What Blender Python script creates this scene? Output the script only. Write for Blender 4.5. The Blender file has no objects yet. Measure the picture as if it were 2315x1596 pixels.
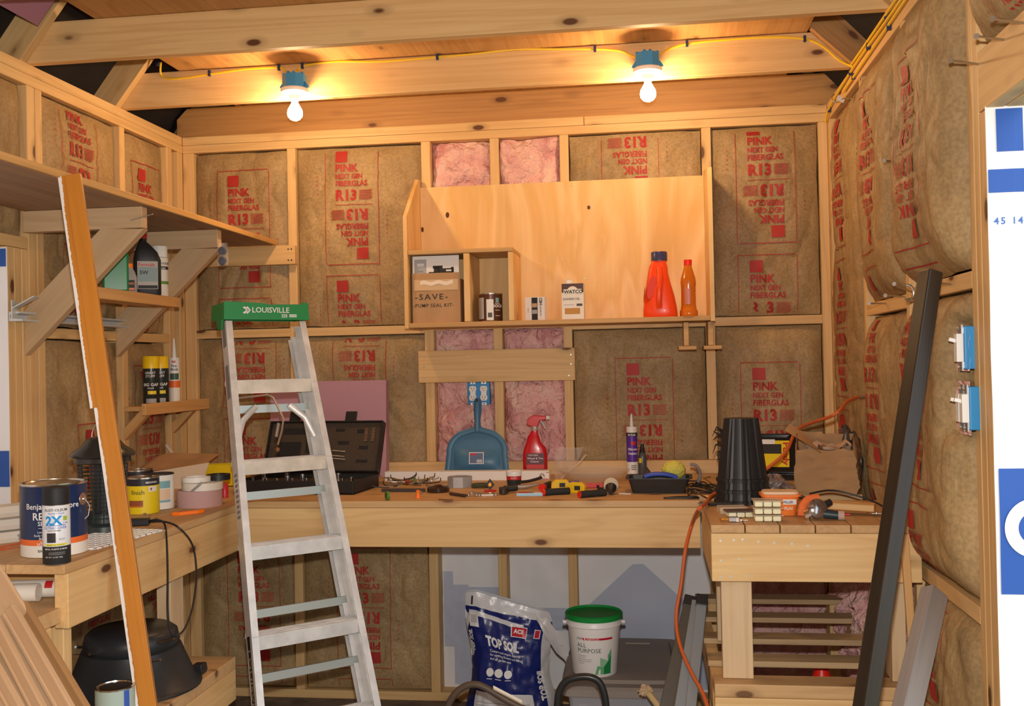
import bpy, math, random
import numpy as np
from mathutils import Vector, Matrix, Euler, noise
S = bpy.context.scene
COL = S.collection
PI = math.pi
def V(*a): return Vector(a)

# ---------------------------------------------------------------- camera
CAM = Vector((2.12079527, -4.47001404, 1.49488788))
YAW, PITCH, ROLL = math.radians(7.63338241), math.radians(0.61825225), math.radians(-1.17247533)
FPX, CX, CY = 2304.0, 1157.5, 798.0
W = 2.8957      # room width between stud faces
HT = 2.5757     # top of the wall plates
_f = Vector((-math.sin(YAW)*math.cos(PITCH), math.cos(YAW)*math.cos(PITCH), math.sin(PITCH)))
_r = Vector((math.cos(YAW), math.sin(YAW), 0)); _u = _r.cross(_f)
_r, _u = _r*math.cos(ROLL)+_u*math.sin(ROLL), -_r*math.sin(ROLL)+_u*math.cos(ROLL)
def at(ax, val, X, Y):
    """point of the plane ax=val (world metres) seen at photo pixel X, Y"""
    d = _f + _r*((X-CX)/FPX) - _u*((Y-CY)/FPX); i = 'xyz'.index(ax)
    return CAM + d*((val-CAM[i])/d[i])
cd = bpy.data.cameras.new('camera'); cam = bpy.data.objects.new('camera', cd); COL.objects.link(cam)
cd.sensor_width = 36; cd.lens = 36*FPX/2315; cd.clip_start = .05
cam.matrix_world = Matrix(((_r.x, _u.x, -_f.x, CAM.x), (_r.y, _u.y, -_f.y, CAM.y), (_r.z, _u.z, -_f.z, CAM.z), (0, 0, 0, 1)))
S.camera = cam
S.view_settings.view_transform = 'Standard'; S.view_settings.look = 'None'
S.view_settings.gamma = 1; S.view_settings.use_curve_mapping = False
S.view_settings.exposure = 0.0
# ---------------------------------------------------------------- world and big lights
wd = bpy.data.worlds.new('sky'); S.world = wd; wd.use_nodes = True
bg = wd.node_tree.nodes['Background']; bg.inputs[0].default_value = (.80, .90, 1, 1); bg.inputs[1].default_value = 2.2
def lamp(name, kind, loc, energy, color, size=.1, target=None, **k):
    l = bpy.data.lights.new(name, kind); l.energy = energy; l.color = color
    if kind == 'AREA': l.shape = 'DISK'; l.size = size
    elif kind == 'POINT': l.shadow_soft_size = size
    o = bpy.data.objects.new(name, l); COL.objects.link(o); o.location = loc
    if target is not None: o.rotation_euler = (Vector(target)-Vector(loc)).to_track_quat('-Z', 'Y').to_euler()
    for a, b in k.items(): setattr(l, a, b)
    return o
FLASH = lamp('camera_flash', 'POINT', CAM + _u*.12 + _f*.02, 190, (1, .96, .90), .02)
BULB_E = 27.0     # emission strength of the two light bulbs (see their builder)
BULB_C = (1, .66, .34)

# ---------------------------------------------------------------- materials
def _mat(name):
    m = bpy.data.materials.new(name); m.use_nodes = True
    nt = m.node_tree; b = nt.nodes['Principled BSDF']
    return m, nt, b
def _n(nt, t, **k):
    n = nt.nodes.new(t)
    for a, v in k.items():
        if a in n.inputs.keys() if not a.startswith('_') else False: n.inputs[a].default_value = v
        else: setattr(n, a.lstrip('_'), v)
    return n
MC = {}
def plain(name, col, rough=.5, metal=0, spec=.5, bump=0, bscale=60, var=0, vscale=8, emit=None, trans=0, alpha=1, coat=0, ior=1.45):
    """simple surface with optional colour mottling and bump, everything in object space"""
    if name in MC: return MC[name]
    m, nt, b = _mat(name); L = nt.links
    b.inputs['Base Color'].default_value = (*col, 1); b.inputs['Roughness'].default_value = rough
    b.inputs['Metallic'].default_value = metal; b.inputs['Specular IOR Level'].default_value = spec
    b.inputs['Transmission Weight'].default_value = trans; b.inputs['Alpha'].default_value = alpha
    b.inputs['Coat Weight'].default_value = coat; b.inputs['IOR'].default_value = ior
    if emit: b.inputs['Emission Color'].default_value = (*emit[0], 1); b.inputs['Emission Strength'].default_value = emit[1]
    tc = nt.nodes.new('ShaderNodeTexCoord')
    if var:
        n = nt.nodes.new('ShaderNodeTexNoise'); n.inputs['Scale'].default_value = vscale; n.inputs['Detail'].default_value = 6
        L.new(tc.outputs['Object'], n.inputs['Vector'])
        r = nt.nodes.new('ShaderNodeValToRGB')
        r.color_ramp.elements[0].position = .3; r.color_ramp.elements[1].position = .7
        r.color_ramp.elements[0].color = (*[c*(1-var) for c in col], 1); r.color_ramp.elements[1].color = (*[min(1, c*(1+var*.6)) for c in col], 1)
        L.new(n.outputs['Fac'], r.inputs['Fac']); L.new(r.outputs['Color'], b.inputs['Base Color'])
    if bump:
        n = nt.nodes.new('ShaderNodeTexNoise'); n.inputs['Scale'].default_value = bscale; n.inputs['Detail'].default_value = 4
        L.new(tc.outputs['Object'], n.inputs['Vector'])
        bp = nt.nodes.new('ShaderNodeBump'); bp.inputs['Strength'].default_value = bump; bp.inputs['Distance'].default_value = .01
        L.new(n.outputs['Fac'], bp.inputs['Height']); L.new(bp.outputs['Normal'], b.inputs['Normal'])
    MC[name] = m; return m
def wood(name, light, dark, axis='X', knots=1.0, knotcol=(.13, .05, .02), rough=.55, coat=0, ringy=1.0):
    """sawn timber: grain stretched along one object axis, rings, knots; each board offset at random"""
    key = name+axis
    if key in MC: return MC[key]
    m, nt, b = _mat(key); L = nt.links
    tc = nt.nodes.new('ShaderNodeTexCoord'); oi = nt.nodes.new('ShaderNodeObjectInfo')
    mul = nt.nodes.new('ShaderNodeVectorMath'); mul.operation = 'SCALE'; mul.inputs[0].default_value = (31, 17, 23); L.new(oi.outputs['Random'], mul.inputs['Scale'])
    add = nt.nodes.new('ShaderNodeVectorMath'); add.operation = 'ADD'; L.new(tc.outputs['Object'], add.inputs[0]); L.new(mul.outputs[0], add.inputs[1])
    def scaled(s):
        mp = nt.nodes.new('ShaderNodeMapping'); v = [s[1]]*3; v['XYZ'.index(axis)] = s[0]
        mp.inputs['Scale'].default_value = v; L.new(add.outputs[0], mp.inputs['Vector']); return mp.outputs[0]
    def noise_(s, sc, det, dist=0):
        n = nt.nodes.new('ShaderNodeTexNoise'); n.inputs['Scale'].default_value = sc; n.inputs['Detail'].default_value = det
        n.inputs['Distortion'].default_value = dist; L.new(scaled(s), n.inputs['Vector']); return n.outputs['Fac']
    def ramp(src, stops):
        r = nt.nodes.new('ShaderNodeValToRGB'); e = r.color_ramp.elements
        while len(e) < len(stops): e.new(.5)
        for q, (p, c) in zip(e, stops): q.position = p; q.color = (*c, 1)
        L.new(src, r.inputs['Fac']); return r.outputs['Color']
    def mix(fac, a, c, mode='MIX'):
        x = nt.nodes.new('ShaderNodeMix'); x.data_type = 'RGBA'; x.blend_type = mode
        if isinstance(fac, (int, float)): x.inputs[0].default_value = fac
        else: L.new(fac, x.inputs[0])
        for i, s in ((6, a), (7, c)):
            if isinstance(s, tuple): x.inputs[i].default_value = (*s, 1)
            else: L.new(s, x.inputs[i])
        return x.outputs[2]
    big = noise_((.35, 6), 1, 3, .6)
    wv = nt.nodes.new('ShaderNodeMath'); wv.operation = 'SINE'
    mm = nt.nodes.new('ShaderNodeMath'); mm.operation = 'MULTIPLY'; mm.inputs[1].default_value = 55; L.new(big, mm.inputs[0]); L.new(mm.outputs[0], wv.inputs[0])
    ring = ramp(wv.outputs[0], [(.15, (0, 0, 0)), (1, (1, 1, 1))])
    fine = noise_((2, 90), 1, 3)
    base = ramp(big, [(.3, light), (.7, tuple(l*.62+d*.38 for l, d in zip(light, dark)))])
    c1 = mix(.30*ringy, base, mix(ring, base, dark), 'MIX')
    c2 = mix(.22, c1, ramp(fine, [(.35, dark), (.65, light)]))
    vo = nt.nodes.new('ShaderNodeTexVoronoi'); vo.inputs['Scale'].default_value = 1; vo.inputs['Randomness'].default_value = 1
    L.new(scaled((4.2, 9.5)), vo.inputs['Vector'])
    kf = ramp(vo.outputs['Distance'], [(.09, (1, 1, 1)), (.13, (.30, .30, .30)), (.26, (0, 0, 0))])
    kk = nt.nodes.new('ShaderNodeMath'); kk.operation = 'MULTIPLY'; kk.inputs[1].default_value = knots; L.new(kf, kk.inputs[0])
    c3 = mix(kk.outputs[0], c2, knotcol)
    L.new(c3, b.inputs['Base Color']); b.inputs['Roughness'].default_value = rough; b.inputs['Coat Weight'].default_value = coat
    b.inputs['Specular IOR Level'].default_value = .35
    bp = nt.nodes.new('ShaderNodeBump'); bp.inputs['Strength'].default_value = .25; bp.inputs['Distance'].default_value = .002
    L.new(fine, bp.inputs['Height']); L.new(bp.outputs['Normal'], b.inputs['Normal'])
    MC[key] = m; return m
PINE = ((.80, .55, .26), (.55, .30, .105))
def pine(ax): return wood('pine', *PINE, axis=ax)
def oldpine(ax): return wood('aged_pine', (.56, .30, .11), (.28, .12, .035), axis=ax)

def flame_ply():
    if 'flame_ply' in MC: return MC['flame_ply']
    m, nt, b = _mat('flame_ply'); L = nt.links; tc = nt.nodes.new('ShaderNodeTexCoord')
    mp = nt.nodes.new('ShaderNodeMapping'); mp.inputs['Scale'].default_value = (3.6, 3.6, .9); L.new(tc.outputs['Object'], mp.inputs['Vector'])
    n = nt.nodes.new('ShaderNodeTexNoise'); n.inputs['Scale'].default_value = 1; n.inputs['Detail'].default_value = 4; n.inputs['Distortion'].default_value = .8; L.new(mp.outputs[0], n.inputs['Vector'])
    r = nt.nodes.new('ShaderNodeValToRGB'); e = r.color_ramp.elements; e.new(.5); e.new(.58)
    for q, (p, c) in zip(e, ((.36, (.88, .60, .28)), (.47, (.80, .49, .18)), (.53, (.90, .62, .30)), (.68, (.72, .42, .14)))): q.position = p; q.color = (*c, 1)
    L.new(n.outputs['Fac'], r.inputs['Fac'])
    mp2 = nt.nodes.new('ShaderNodeMapping'); mp2.inputs['Scale'].default_value = (90, 90, 3); L.new(tc.outputs['Object'], mp2.inputs['Vector'])
    n2 = nt.nodes.new('ShaderNodeTexNoise'); n2.inputs['Scale'].default_value = 1; L.new(mp2.outputs[0], n2.inputs['Vector'])
    x = nt.nodes.new('ShaderNodeMix'); x.data_type = 'RGBA'; x.blend_type = 'MULTIPLY'; x.inputs[0].default_value = .25; L.new(r.outputs['Color'], x.inputs[6]); L.new(n2.outputs['Color'], x.inputs[7])
    x.inputs[0].default_value = .12; L.new(x.outputs[2], b.inputs['Base Color']); b.inputs['Roughness'].default_value = .5; b.inputs['Specular IOR Level'].default_value = .35
    MC['flame_ply'] = m; return m
def kraft():
    if 'kraft' in MC: return MC['kraft']
    m, nt, b = _mat('kraft'); L = nt.links
    tc = nt.nodes.new('ShaderNodeTexCoord')
    n = nt.nodes.new('ShaderNodeTexNoise'); n.inputs['Scale'].default_value = 3.2; n.inputs['Detail'].default_value = 5; L.new(tc.outputs['Object'], n.inputs['Vector'])
    r = nt.nodes.new('ShaderNodeValToRGB'); e = r.color_ramp.elements
    e[0].position = .32; e[0].color = (.30, .20, .095, 1); e[1].position = .66; e[1].color = (.46, .315, .15, 1); L.new(n.outputs['Fac'], r.inputs['Fac'])
    n2 = nt.nodes.new('ShaderNodeTexNoise'); n2.inputs['Scale'].default_value = 95; n2.inputs['Detail'].default_value = 3; L.new(tc.outputs['Object'], n2.inputs['Vector'])
    r2 = nt.nodes.new('ShaderNodeValToRGB'); e = r2.color_ramp.elements
    e[0].position = .33; e[0].color = (.74, .74, .74, 1); e[1].position = .62; e[1].color = (1.1, 1.1, 1.1, 1); L.new(n2.outputs['Fac'], r2.inputs['Fac'])
    x = nt.nodes.new('ShaderNodeMix'); x.data_type = 'RGBA'; x.blend_type = 'MULTIPLY'; x.inputs[0].default_value = .75
    L.new(r.outputs['Color'], x.inputs[6]); L.new(r2.outputs['Color'], x.inputs[7]); L.new(x.outputs[2], b.inputs['Base Color'])
    b.inputs['Roughness'].default_value = .55; b.inputs['Specular IOR Level'].default_value = .3
    mp = nt.nodes.new('ShaderNodeMapping'); mp.inputs['Scale'].default_value = (9, 9, 3.5); L.new(tc.outputs['Object'], mp.inputs['Vector'])
    n3 = nt.nodes.new('ShaderNodeTexNoise'); n3.inputs['Scale'].default_value = 1; n3.inputs['Detail'].default_value = 5; n3.inputs['Distortion'].default_value = 1.2; L.new(mp.outputs[0], n3.inputs['Vector'])
    bp = nt.nodes.new('ShaderNodeBump'); bp.inputs['Strength'].default_value = .45; bp.inputs['Distance'].default_value = .02
    L.new(n3.outputs['Fac'], bp.inputs['Height']); L.new(bp.outputs['Normal'], b.inputs['Normal'])
    MC['kraft'] = m; return m
REDINK = plain('red_ink', (.42, .028, .022), .6)
def pinkwool():
    if 'pinkwool' in MC: return MC['pinkwool']
    m, nt, b = _mat('pinkwool'); L = nt.links
    tc = nt.nodes.new('ShaderNodeTexCoord')
    n = nt.nodes.new('ShaderNodeTexNoise'); n.inputs['Scale'].default_value = 7; n.inputs['Detail'].default_value = 8; n.inputs['Roughness'].default_value = .62; n.inputs['Distortion'].default_value = .8
    L.new(tc.outputs['Object'], n.inputs['Vector'])
    r = nt.nodes.new('ShaderNodeValToRGB'); e = r.color_ramp.elements
    e.new(.5); e[0].position = .34; e[0].color = (.70, .33, .34, 1); e[1].position = .5; e[1].color = (.90, .53, .50, 1); e[2].position = .66; e[2].color = (.95, .68, .58, 1)
    L.new(n.outputs['Fac'], r.inputs['Fac']); L.new(r.outputs['Color'], b.inputs['Base Color']); b.inputs['Roughness'].default_value = .95
    b.inputs['Specular IOR Level'].default_value = .1
    n2 = nt.nodes.new('ShaderNodeTexNoise'); n2.inputs['Scale'].default_value = 45; n2.inputs['Detail'].default_value = 6; L.new(tc.outputs['Object'], n2.inputs['Vector'])
    bp = nt.nodes.new('ShaderNodeBump'); bp.inputs['Strength'].default_value = .9; bp.inputs['Distance'].default_value = .03
    L.new(n2.outputs['Fac'], bp.inputs['Height']); L.new(bp.outputs['Normal'], b.inputs['Normal'])
    MC['pinkwool'] = m; return m
BLACK = plain('black_plastic', (.018, .018, .02), .42)
GREYP = plain('grey_plastic', (.16, .17, .185), .5)
WHITE = plain('white_plastic', (.82, .82, .80), .4)
CHROME = plain('chrome', (.75, .75, .76), .18, 1)
STEEL = plain('steel', (.55, .56, .57), .38, 1)
INK = plain('black_ink', (.02, .02, .02), .6)
WHITEINK = plain('white_ink', (.85, .85, .85), .5)

# ---------------------------------------------------------------- mesh builder
class MB:
    def __init__(s): s.v = []; s.f = []; s.m = []; s.mats = []; s.sm = []
    def mi(s, mat):
        if mat not in s.mats: s.mats.append(mat)
        return s.mats.index(mat)
    def add(s, vs, fs, mat, smooth=False, M=None):
        o = len(s.v); i = s.mi(mat)
        s.v += [tuple(M @ Vector(p)) if M is not None else tuple(p) for p in vs]
        for f in fs: s.f.append(tuple(o+k for k in f)); s.m.append(i); s.sm.append(smooth)
        return s
    def box(s, a, b, mat, M=None):
        x0, y0, z0 = a; x1, y1, z1 = b
        return s.add([(x0,y0,z0),(x1,y0,z0),(x1,y1,z0),(x0,y1,z0),(x0,y0,z1),(x1,y0,z1),(x1,y1,z1),(x0,y1,z1)],
                     [(0,3,2,1),(4,5,6,7),(0,1,5,4),(1,2,6,5),(2,3,7,6),(3,0,4,7)], mat, M=M)
    def prism(s, pts, axis, a, b, mat, M=None, smooth=False):
        """extrude 2-D outline pts along axis from a to b; pts are the other two axes in xyz order"""
        n = len(pts)
        def mk(p, t):
            q = list(p); q.insert('xyz'.index(axis), t); return q
        vs = [mk(p, a) for p in pts]+[mk(p, b) for p in pts]
        fs = [tuple(range(n))[::-1], tuple(range(n, 2*n))]+[(i, (i+1) % n, n+(i+1) % n, n+i) for i in range(n)]
        return s.add(vs, fs, mat, smooth, M)
    def lathe(s, prof, mat, n=32, c=(0, 0, 0), sx=1, sy=1, M=None, smooth=True, cap=True, mats=None, a0=0, a1=2*PI):
        """prof: list of (r, z). mats: optional material per segment"""
        full = abs(a1-a0-2*PI) < 1e-6; k = n if full else n+1
        vs = []
        for r_, z in prof:
            for i in range(k):
                a = a0+(a1-a0)*i/n; vs.append((c[0]+r_*math.cos(a)*sx, c[1]+r_*math.sin(a)*sy, c[2]+z))
        if mats is None: mats = [mat]*(len(prof)-1)
        for j in range(len(prof)-1):
            fs = [(j*k+i, j*k+(i+1) % k, (j+1)*k+(i+1) % k, (j+1)*k+i) for i in range(n)]
            o = len(s.v)
            s._raw(vs, fs, mats[j], smooth, M) if j == 0 else s._more(fs, mats[j], smooth)
        if cap and full:
            if prof[0][0] > 1e-5: s._more([tuple(range(k))[::-1]], mats[0], False)
            if prof[-1][0] > 1e-5: s._more([tuple(range((len(prof)-1)*k, len(prof)*k))], mats[-1], False)
        return s
    def _raw(s, vs, fs, mat, smooth, M): s._o = len(s.v); s.add(vs, fs, mat, smooth, M)
    def _more(s, fs, mat, smooth):
        i = s.mi(mat)
        for f in fs: s.f.append(tuple(s._o+k for k in f)); s.m.append(i); s.sm.append(smooth)
    def tube(s, pts, r, mat, n=8, cap=True, smooth=True, M=None, closed=False, flat=1.0):
        P = [Vector(p) for p in pts]; rs = r if isinstance(r, (list, tuple)) else [r]*len(P)
        vs = []; up = None; K = len(P)
        for i, p in enumerate(P):
            if closed: t = P[(i+1) % K]-P[i-1]
            else: t = P[min(i+1, K-1)]-P[max(i-1, 0)]
            t.normalize()
            if up is None:
                a = Vector((0, 0, 1)) if abs(t.z) < .9 else Vector((1, 0, 0)); up = (a-t*a.dot(t)).normalized()
            else: up = (up-t*up.dot(t)).normalized()
            b = t.cross(up)
            for j in range(n):
                a = 2*PI*j/n; vs.append(p+up*math.cos(a)*rs[i]+b*math.sin(a)*rs[i]*flat)
        fs = [(i*n+j, i*n+(j+1) % n, (i+1)*n+(j+1) % n, (i+1)*n+j) for i in range(K-1) for j in range(n)]
        if closed: fs += [((K-1)*n+j, (K-1)*n+(j+1) % n, (j+1) % n, j) for j in range(n)]
        elif cap: fs += [tuple(range(n))[::-1], tuple(range((K-1)*n, K*n))]
        return s.add(vs, fs, mat, smooth, M)
    def ball(s, c, r, mat, n=16, sx=1, sy=1, sz=1, M=None):
        prof = [(r*math.sin(PI*i/(n//2)), -r*math.cos(PI*i/(n//2))*sz) for i in range(n//2+1)]
        return s.lathe(prof, mat, n, c, sx, sy, M, cap=False)
    def grid(s, nu, nv, fn, mat, smooth=True, M=None):
        vs = [fn(i/nu, j/nv) for j in range(nv+1) for i in range(nu+1)]
        fs = [(j*(nu+1)+i, j*(nu+1)+i+1, (j+1)*(nu+1)+i+1, (j+1)*(nu+1)+i) for j in range(nv) for i in range(nu)]
        return s.add(vs, fs, mat, smooth, M)
    def text(s, body, size, mat, fn, cx=False, sx=1.0, bold=0.0, M=None, align='L', spacing=1.0, shear=0):
        """lettering: fn maps flat (x, y) metres to a 3-D point"""
        vs, fs, w = glyphs(body, bold, spacing, shear)
        k = size; ox = 0 if align == 'L' else (-w*k*sx/2 if align == 'C' else -w*k*sx)
        return s.add([fn(x*k*sx+ox, y*k) for x, y in vs], fs, mat, False, M)
    def rect(s, x0, y0, x1, y1, mat, fn, nu=1, nv=1, M=None):
        return s.grid(nu, nv, lambda u, v: fn(x0+(x1-x0)*u, y0+(y1-y0)*v), mat, False, M)
    def build_each(s, name, parent=None, loc=None, rot=None, bevel=0):
        """link every loose piece as an object of its own"""
        par = list(range(len(s.v)))
        def fd(i):
            while par[i] != i: par[i] = par[par[i]]; i = par[i]
            return i
        for f in s.f:
            for k in f[1:]: par[fd(k)] = fd(f[0])
        groups = {}
        for i, f in enumerate(s.f): groups.setdefault(fd(f[0]), []).append(i)
        out = []
        for g in groups.values():
            m = MB(); used = sorted({k for i in g for k in s.f[i]}); mp = {k: j for j, k in enumerate(used)}
            m.v = [s.v[k] for k in used]
            for i in g:
                m.f.append(tuple(mp[k] for k in s.f[i])); m.m.append(m.mi(s.mats[s.m[i]])); m.sm.append(s.sm[i])
            out.append(m.build(name, parent, loc, rot, bevel))
        return out
    def build(s, name, parent=None, loc=None, rot=None, bevel=0, seg=2, weld=False, angle=40):
        me = bpy.data.meshes.new(name); me.from_pydata(s.v, [], s.f)
        for m in s.mats: me.materials.append(m)
        me.polygons.foreach_set('material_index', s.m); me.polygons.foreach_set('use_smooth', s.sm)
        me.update()
        if any(s.sm):
            try: me.set_sharp_from_angle(angle=math.radians(angle))
            except Exception: pass
            me.polygons.foreach_set('use_smooth', s.sm)
        o = bpy.data.objects.new(name, me); COL.objects.link(o)
        if parent is not None: o.parent = parent
        if loc is not None: o.location = loc
        if rot is not None: o.rotation_euler = rot
        if bevel:
            b = o.modifiers.new('b', 'BEVEL'); b.width = bevel; b.segments = seg; b.limit_method = 'ANGLE'; b.angle_limit = math.radians(50)
        return o
_G = {}
def glyphs(body, bold=0.0, spacing=1.0, shear=0):
    key = (body, bold, spacing, shear)
    if key not in _G:
        c = bpy.data.curves.new('t', 'FONT'); c.body = body; c.size = 1; c.resolution_u = 2; c.offset = bold; c.space_character = spacing; c.shear = shear
        c.fill_mode = 'FRONT'
        o = bpy.data.objects.new('t', c); me = bpy.data.meshes.new_from_object(o)
        vs = [(v.co.x, v.co.y) for v in me.vertices]; fs = [tuple(p.vertices) for p in me.polygons]
        w = max([v[0] for v in vs], default=0)
        bpy.data.meshes.remove(me); bpy.data.objects.remove(o); bpy.data.curves.remove(c)
        _G[key] = (vs, fs, w)
    return _G[key]
def tag(o, label=None, cat=None, group=None, kind=None):
    for k, v in (('label', label), ('category', cat), ('group', group), ('kind', kind)):
        if v: o[k] = v
    return o
def thing(name, label, cat, loc=(0, 0, 0), rz=0, group=None, kind=None, rot=None):
    o = bpy.data.objects.new(name, None); COL.objects.link(o); o.location = loc; o.rotation_euler = rot if rot is not None else (0, 0, rz)
    o.empty_display_size = .05
    return tag(o, label, cat, group, kind)
def copy_tree(o, parent=None):
    c = o.copy(); COL.objects.link(c)
    if parent is not None: c.parent = parent
    for ch in list(o.children): copy_tree(ch, c)
    return c
def lum(name, a, b, parent=None, mat=pine, bevel=.0025, ax=None):
    """a squared board between corners a and b (parent space), grain along its longest side"""
    a, b = Vector([min(p, q) for p, q in zip(a, b)]), Vector([max(p, q) for p, q in zip(a, b)])
    c = (a+b)/2; d = b-a; ax = ax or 'XYZ'[max(range(3), key=lambda i: d[i])]
    m = mat(ax) if callable(mat) else mat
    return MB().box(-d/2, d/2, m).build(name, parent, c, bevel=bevel)
def beam(name, p0, p1, w, t, parent=None, mat=pine, bevel=.0025, side=(0, -1, 0), cut0=0, cut1=0):
    """board whose centre line runs p0..p1; w is its width, t its thickness along `side`. cut0/cut1 slant the ends"""
    p0, p1 = Vector(p0), Vector(p1); x = (p1-p0); L = x.length; x.normalize()
    s_ = Vector(side); y = (s_-x*s_.dot(x)).normalized(); z = x.cross(y)
    m = mat('X') if callable(mat) else mat
    mb = MB().prism([(-L/2-cut0, -w/2), (L/2-cut1, -w/2), (L/2+cut1, w/2), (-L/2+cut0, w/2)], 'y', -t/2, t/2, m)
    o = mb.build(name, parent, bevel=bevel)
    R = Matrix((x, y, z)).transposed().to_4x4(); R.translation = (p0+p1)/2
    o.matrix_local = R
    return o
# ================================================================ the room
rnd = random.Random(4)
floorm = plain('dusty_plywood_floor', (.20, .15, .11), .8, var=.5, vscale=9, bump=.3, bscale=30)
fl = MB().box((-.2, -6, -.05), (W+.2, .2, 0), floorm).build('floor'); tag(fl, kind='structure')
gr = MB().box((W+.2, -8, -.3), (W+6, 2, -.2), plain('grass', (.10, .22, .05), .9, var=.5, vscale=20)).build('ground'); tag(gr, kind='structure')
WRAPM = plain('house_wrap', (.86, .86, .89), .32, spec=.5, bump=.25, bscale=14)
WRAPW = plain('house_wrap_bright', (.86, .88, .90), .4, bump=.1, bscale=14)
WRAPB = plain('house_wrap_blue_print', (.025, .10, .42), .4)
WRAPB2 = plain('house_wrap_faint_blue', (.52, .57, .71), .4)
OSB = plain('sheathing', (.36, .22, .11), .8, var=.4, vscale=30)

wb = thing('wall_back', None, None, kind='structure')
lum('sheathing', (-.2, .12, 0), (W+.2, .13, HT+.6), wb, OSB, 0)
def wrapfn(x0, x1, z0, z1, y=.088):
    def f(u, v):
        x = x0+(x1-x0)*u; z = z0+(z1-z0)*v
        return (x, y-.006*noise.noise((x*9, z*7, 3))-.004*noise.noise((x*30, z*22, 1)), z)
    return f
w = MB()
for a, b in ((1.17, 1.44), (1.48, 1.751), (1.79, 2.367)):
    w.grid(16, 40, wrapfn(a, b, .03, 1.03), WRAPM)
def wr(x, z): return (x, .088-.006*noise.noise((x*9, z*7, 3))-.004*noise.noise((x*30, z*22, 1))-.004, z)
for r_ in ((1.175, .22, 1.22, .56), (1.22, .05, 1.29, .5), (1.29, .05, 1.438, .49), (1.48, .30, 1.75, .40)):
    w.rect(*r_, WRAPB2, wr, 6, 12)
w.grid(12, 10, lambda u, v: wr(1.79+.575*u, .05+v*(.62-.28*abs(u-.46)*1.9-.05)), WRAPB2)
w.build('house_wrap', wb)
for i, (a, b) in enumerate(((0, .053), (.502, .542), (1.128, 1.170), (1.44, 1.48), (1.751, 1.79), (2.367, 2.407), (2.858, W))):
    lum('stud', (a, 0, .038), (b, .089, HT-.076), wb)
lum('bottom_plate', (0, 0, 0), (W, .089, .038), wb)
lum('top_plate', (0, 0, HT-.038), (1.86, .089, HT), wb); lum('top_plate', (1.862, 0, HT-.038), (W, .089, HT), wb)
lum('top_plate', (0, -.001, HT-.076), (W, .089, HT-.039), wb)
for a, b, z in ((.053, .502, 1.640), (.542, 1.128, 1.640), (2.407, 2.858, 1.640), (1.79, 2.367, 1.64)):
    lum('blocking', (a, .0, z), (b, .089, z+.038), wb)
lum('shelf_ledger', (.06, -.038, 1.967), (.545, 0, 2.053), wb)
for x in (.515, .53):
    for z in (1.985, 2.035): MB().lathe([(.0035, 0), (.0035, .001)], INK, 8, M=Matrix.Translation((x, -.0385, z)) @ Matrix.Rotation(PI/2, 4, 'X')).build('screw', wb)
bo = thing('mounting_board', 'short wide pine board screwed across the studs above the outlets', 'board', (1.44, -.019, 1.49))
lum('board', (-.334, -.019, -.071), (.362, .019, .071), bo)
sc = MB()
for x, z in ((-.31, .045), (-.31, 0), (-.31, -.05), (.345, .04), (.345, 0), (.335, -.05), (-.11, .04)):
    sc.lathe([(.0045, 0), (.0035, .0015), (0, .0015)], plain('screw_head', (.5, .5, .42), .4, .8), 10, M=Matrix.Translation((x, -.019, z)) @ Matrix.Rotation(PI/2, 4, 'X'))
sc.build_each('screw', bo)
lum('bench_ledger', (.0, -.038, .985), (2.407, -.0, 1.068), wb)

wl = thing('wall_left', None, None, kind='structure')
lum('sheathing', (-.13, -6, 0), (-.12, .13, HT+.02), wl, OSB, 0)
for a, b, z1 in ((-.05, 0, HT-.076), (-.155, -.108, HT-.076), (-.567, -.527, HT-.076), (-1.145, -1.105, HT-.076), (-1.195, -1.149, HT-.076)):
    lum('stud', (-.089, a, .038), (0, b, z1), wl)
for a, b in ((-1.237, -1.199), (-1.277, -1.239), (-1.317, -1.279)): lum('stud', (-.089, a, .038), (0, b, 1.925), wl)
lum('header', (-.089, -3.2, 1.926), (0, -1.199, 1.966), wl); lum('stud', (-.089, -1.95, 1.966), (0, -1.91, HT-.076), wl)
lum('bottom_plate', (-.089, -6, 0), (0, 0, .038), wl)
lum('top_plate', (-.089, -6, HT-.038), (0, .0, HT), wl); lum('top_plate', (-.089, -6, HT-.076), (.001, .0, HT-.039), wl)
for a, b in ((-.527, -.155), (-1.105, -.567)): lum('blocking', (-.089, a, 1.620), (0, b, 1.658), wl)
w = MB().grid(10, 40, lambda u, v: (-.085+.01*noise.noise((u*4, v*9, 2)), -3.2+1.87*u, .7+1.225*v), WRAPM)
lj = lambda a, b: (a, -1.323-.005*noise.noise((a*20, b*5, 4)), b)
w.grid(6, 50, lambda u, v: lj(-.088+.092*u, .71+1.21*v), WRAPM)
w.rect(-.06, 1.855, .002, 1.915, WRAPB, lambda a, b: (lambda q: (q[0], q[1]-.003, q[2]))(lj(a, b)), 3, 3); w.rect(-.04, 1.12, .003, 1.24, WRAPB, lambda a, b: (lambda q: (q[0], q[1]-.003, q[2]))(lj(a, b)), 3, 4)
w.build('house_wrap', wl)
lum('window_sill_board', (-.089, -3.2, .66), (0, -1.317, .70), wl)

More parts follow.
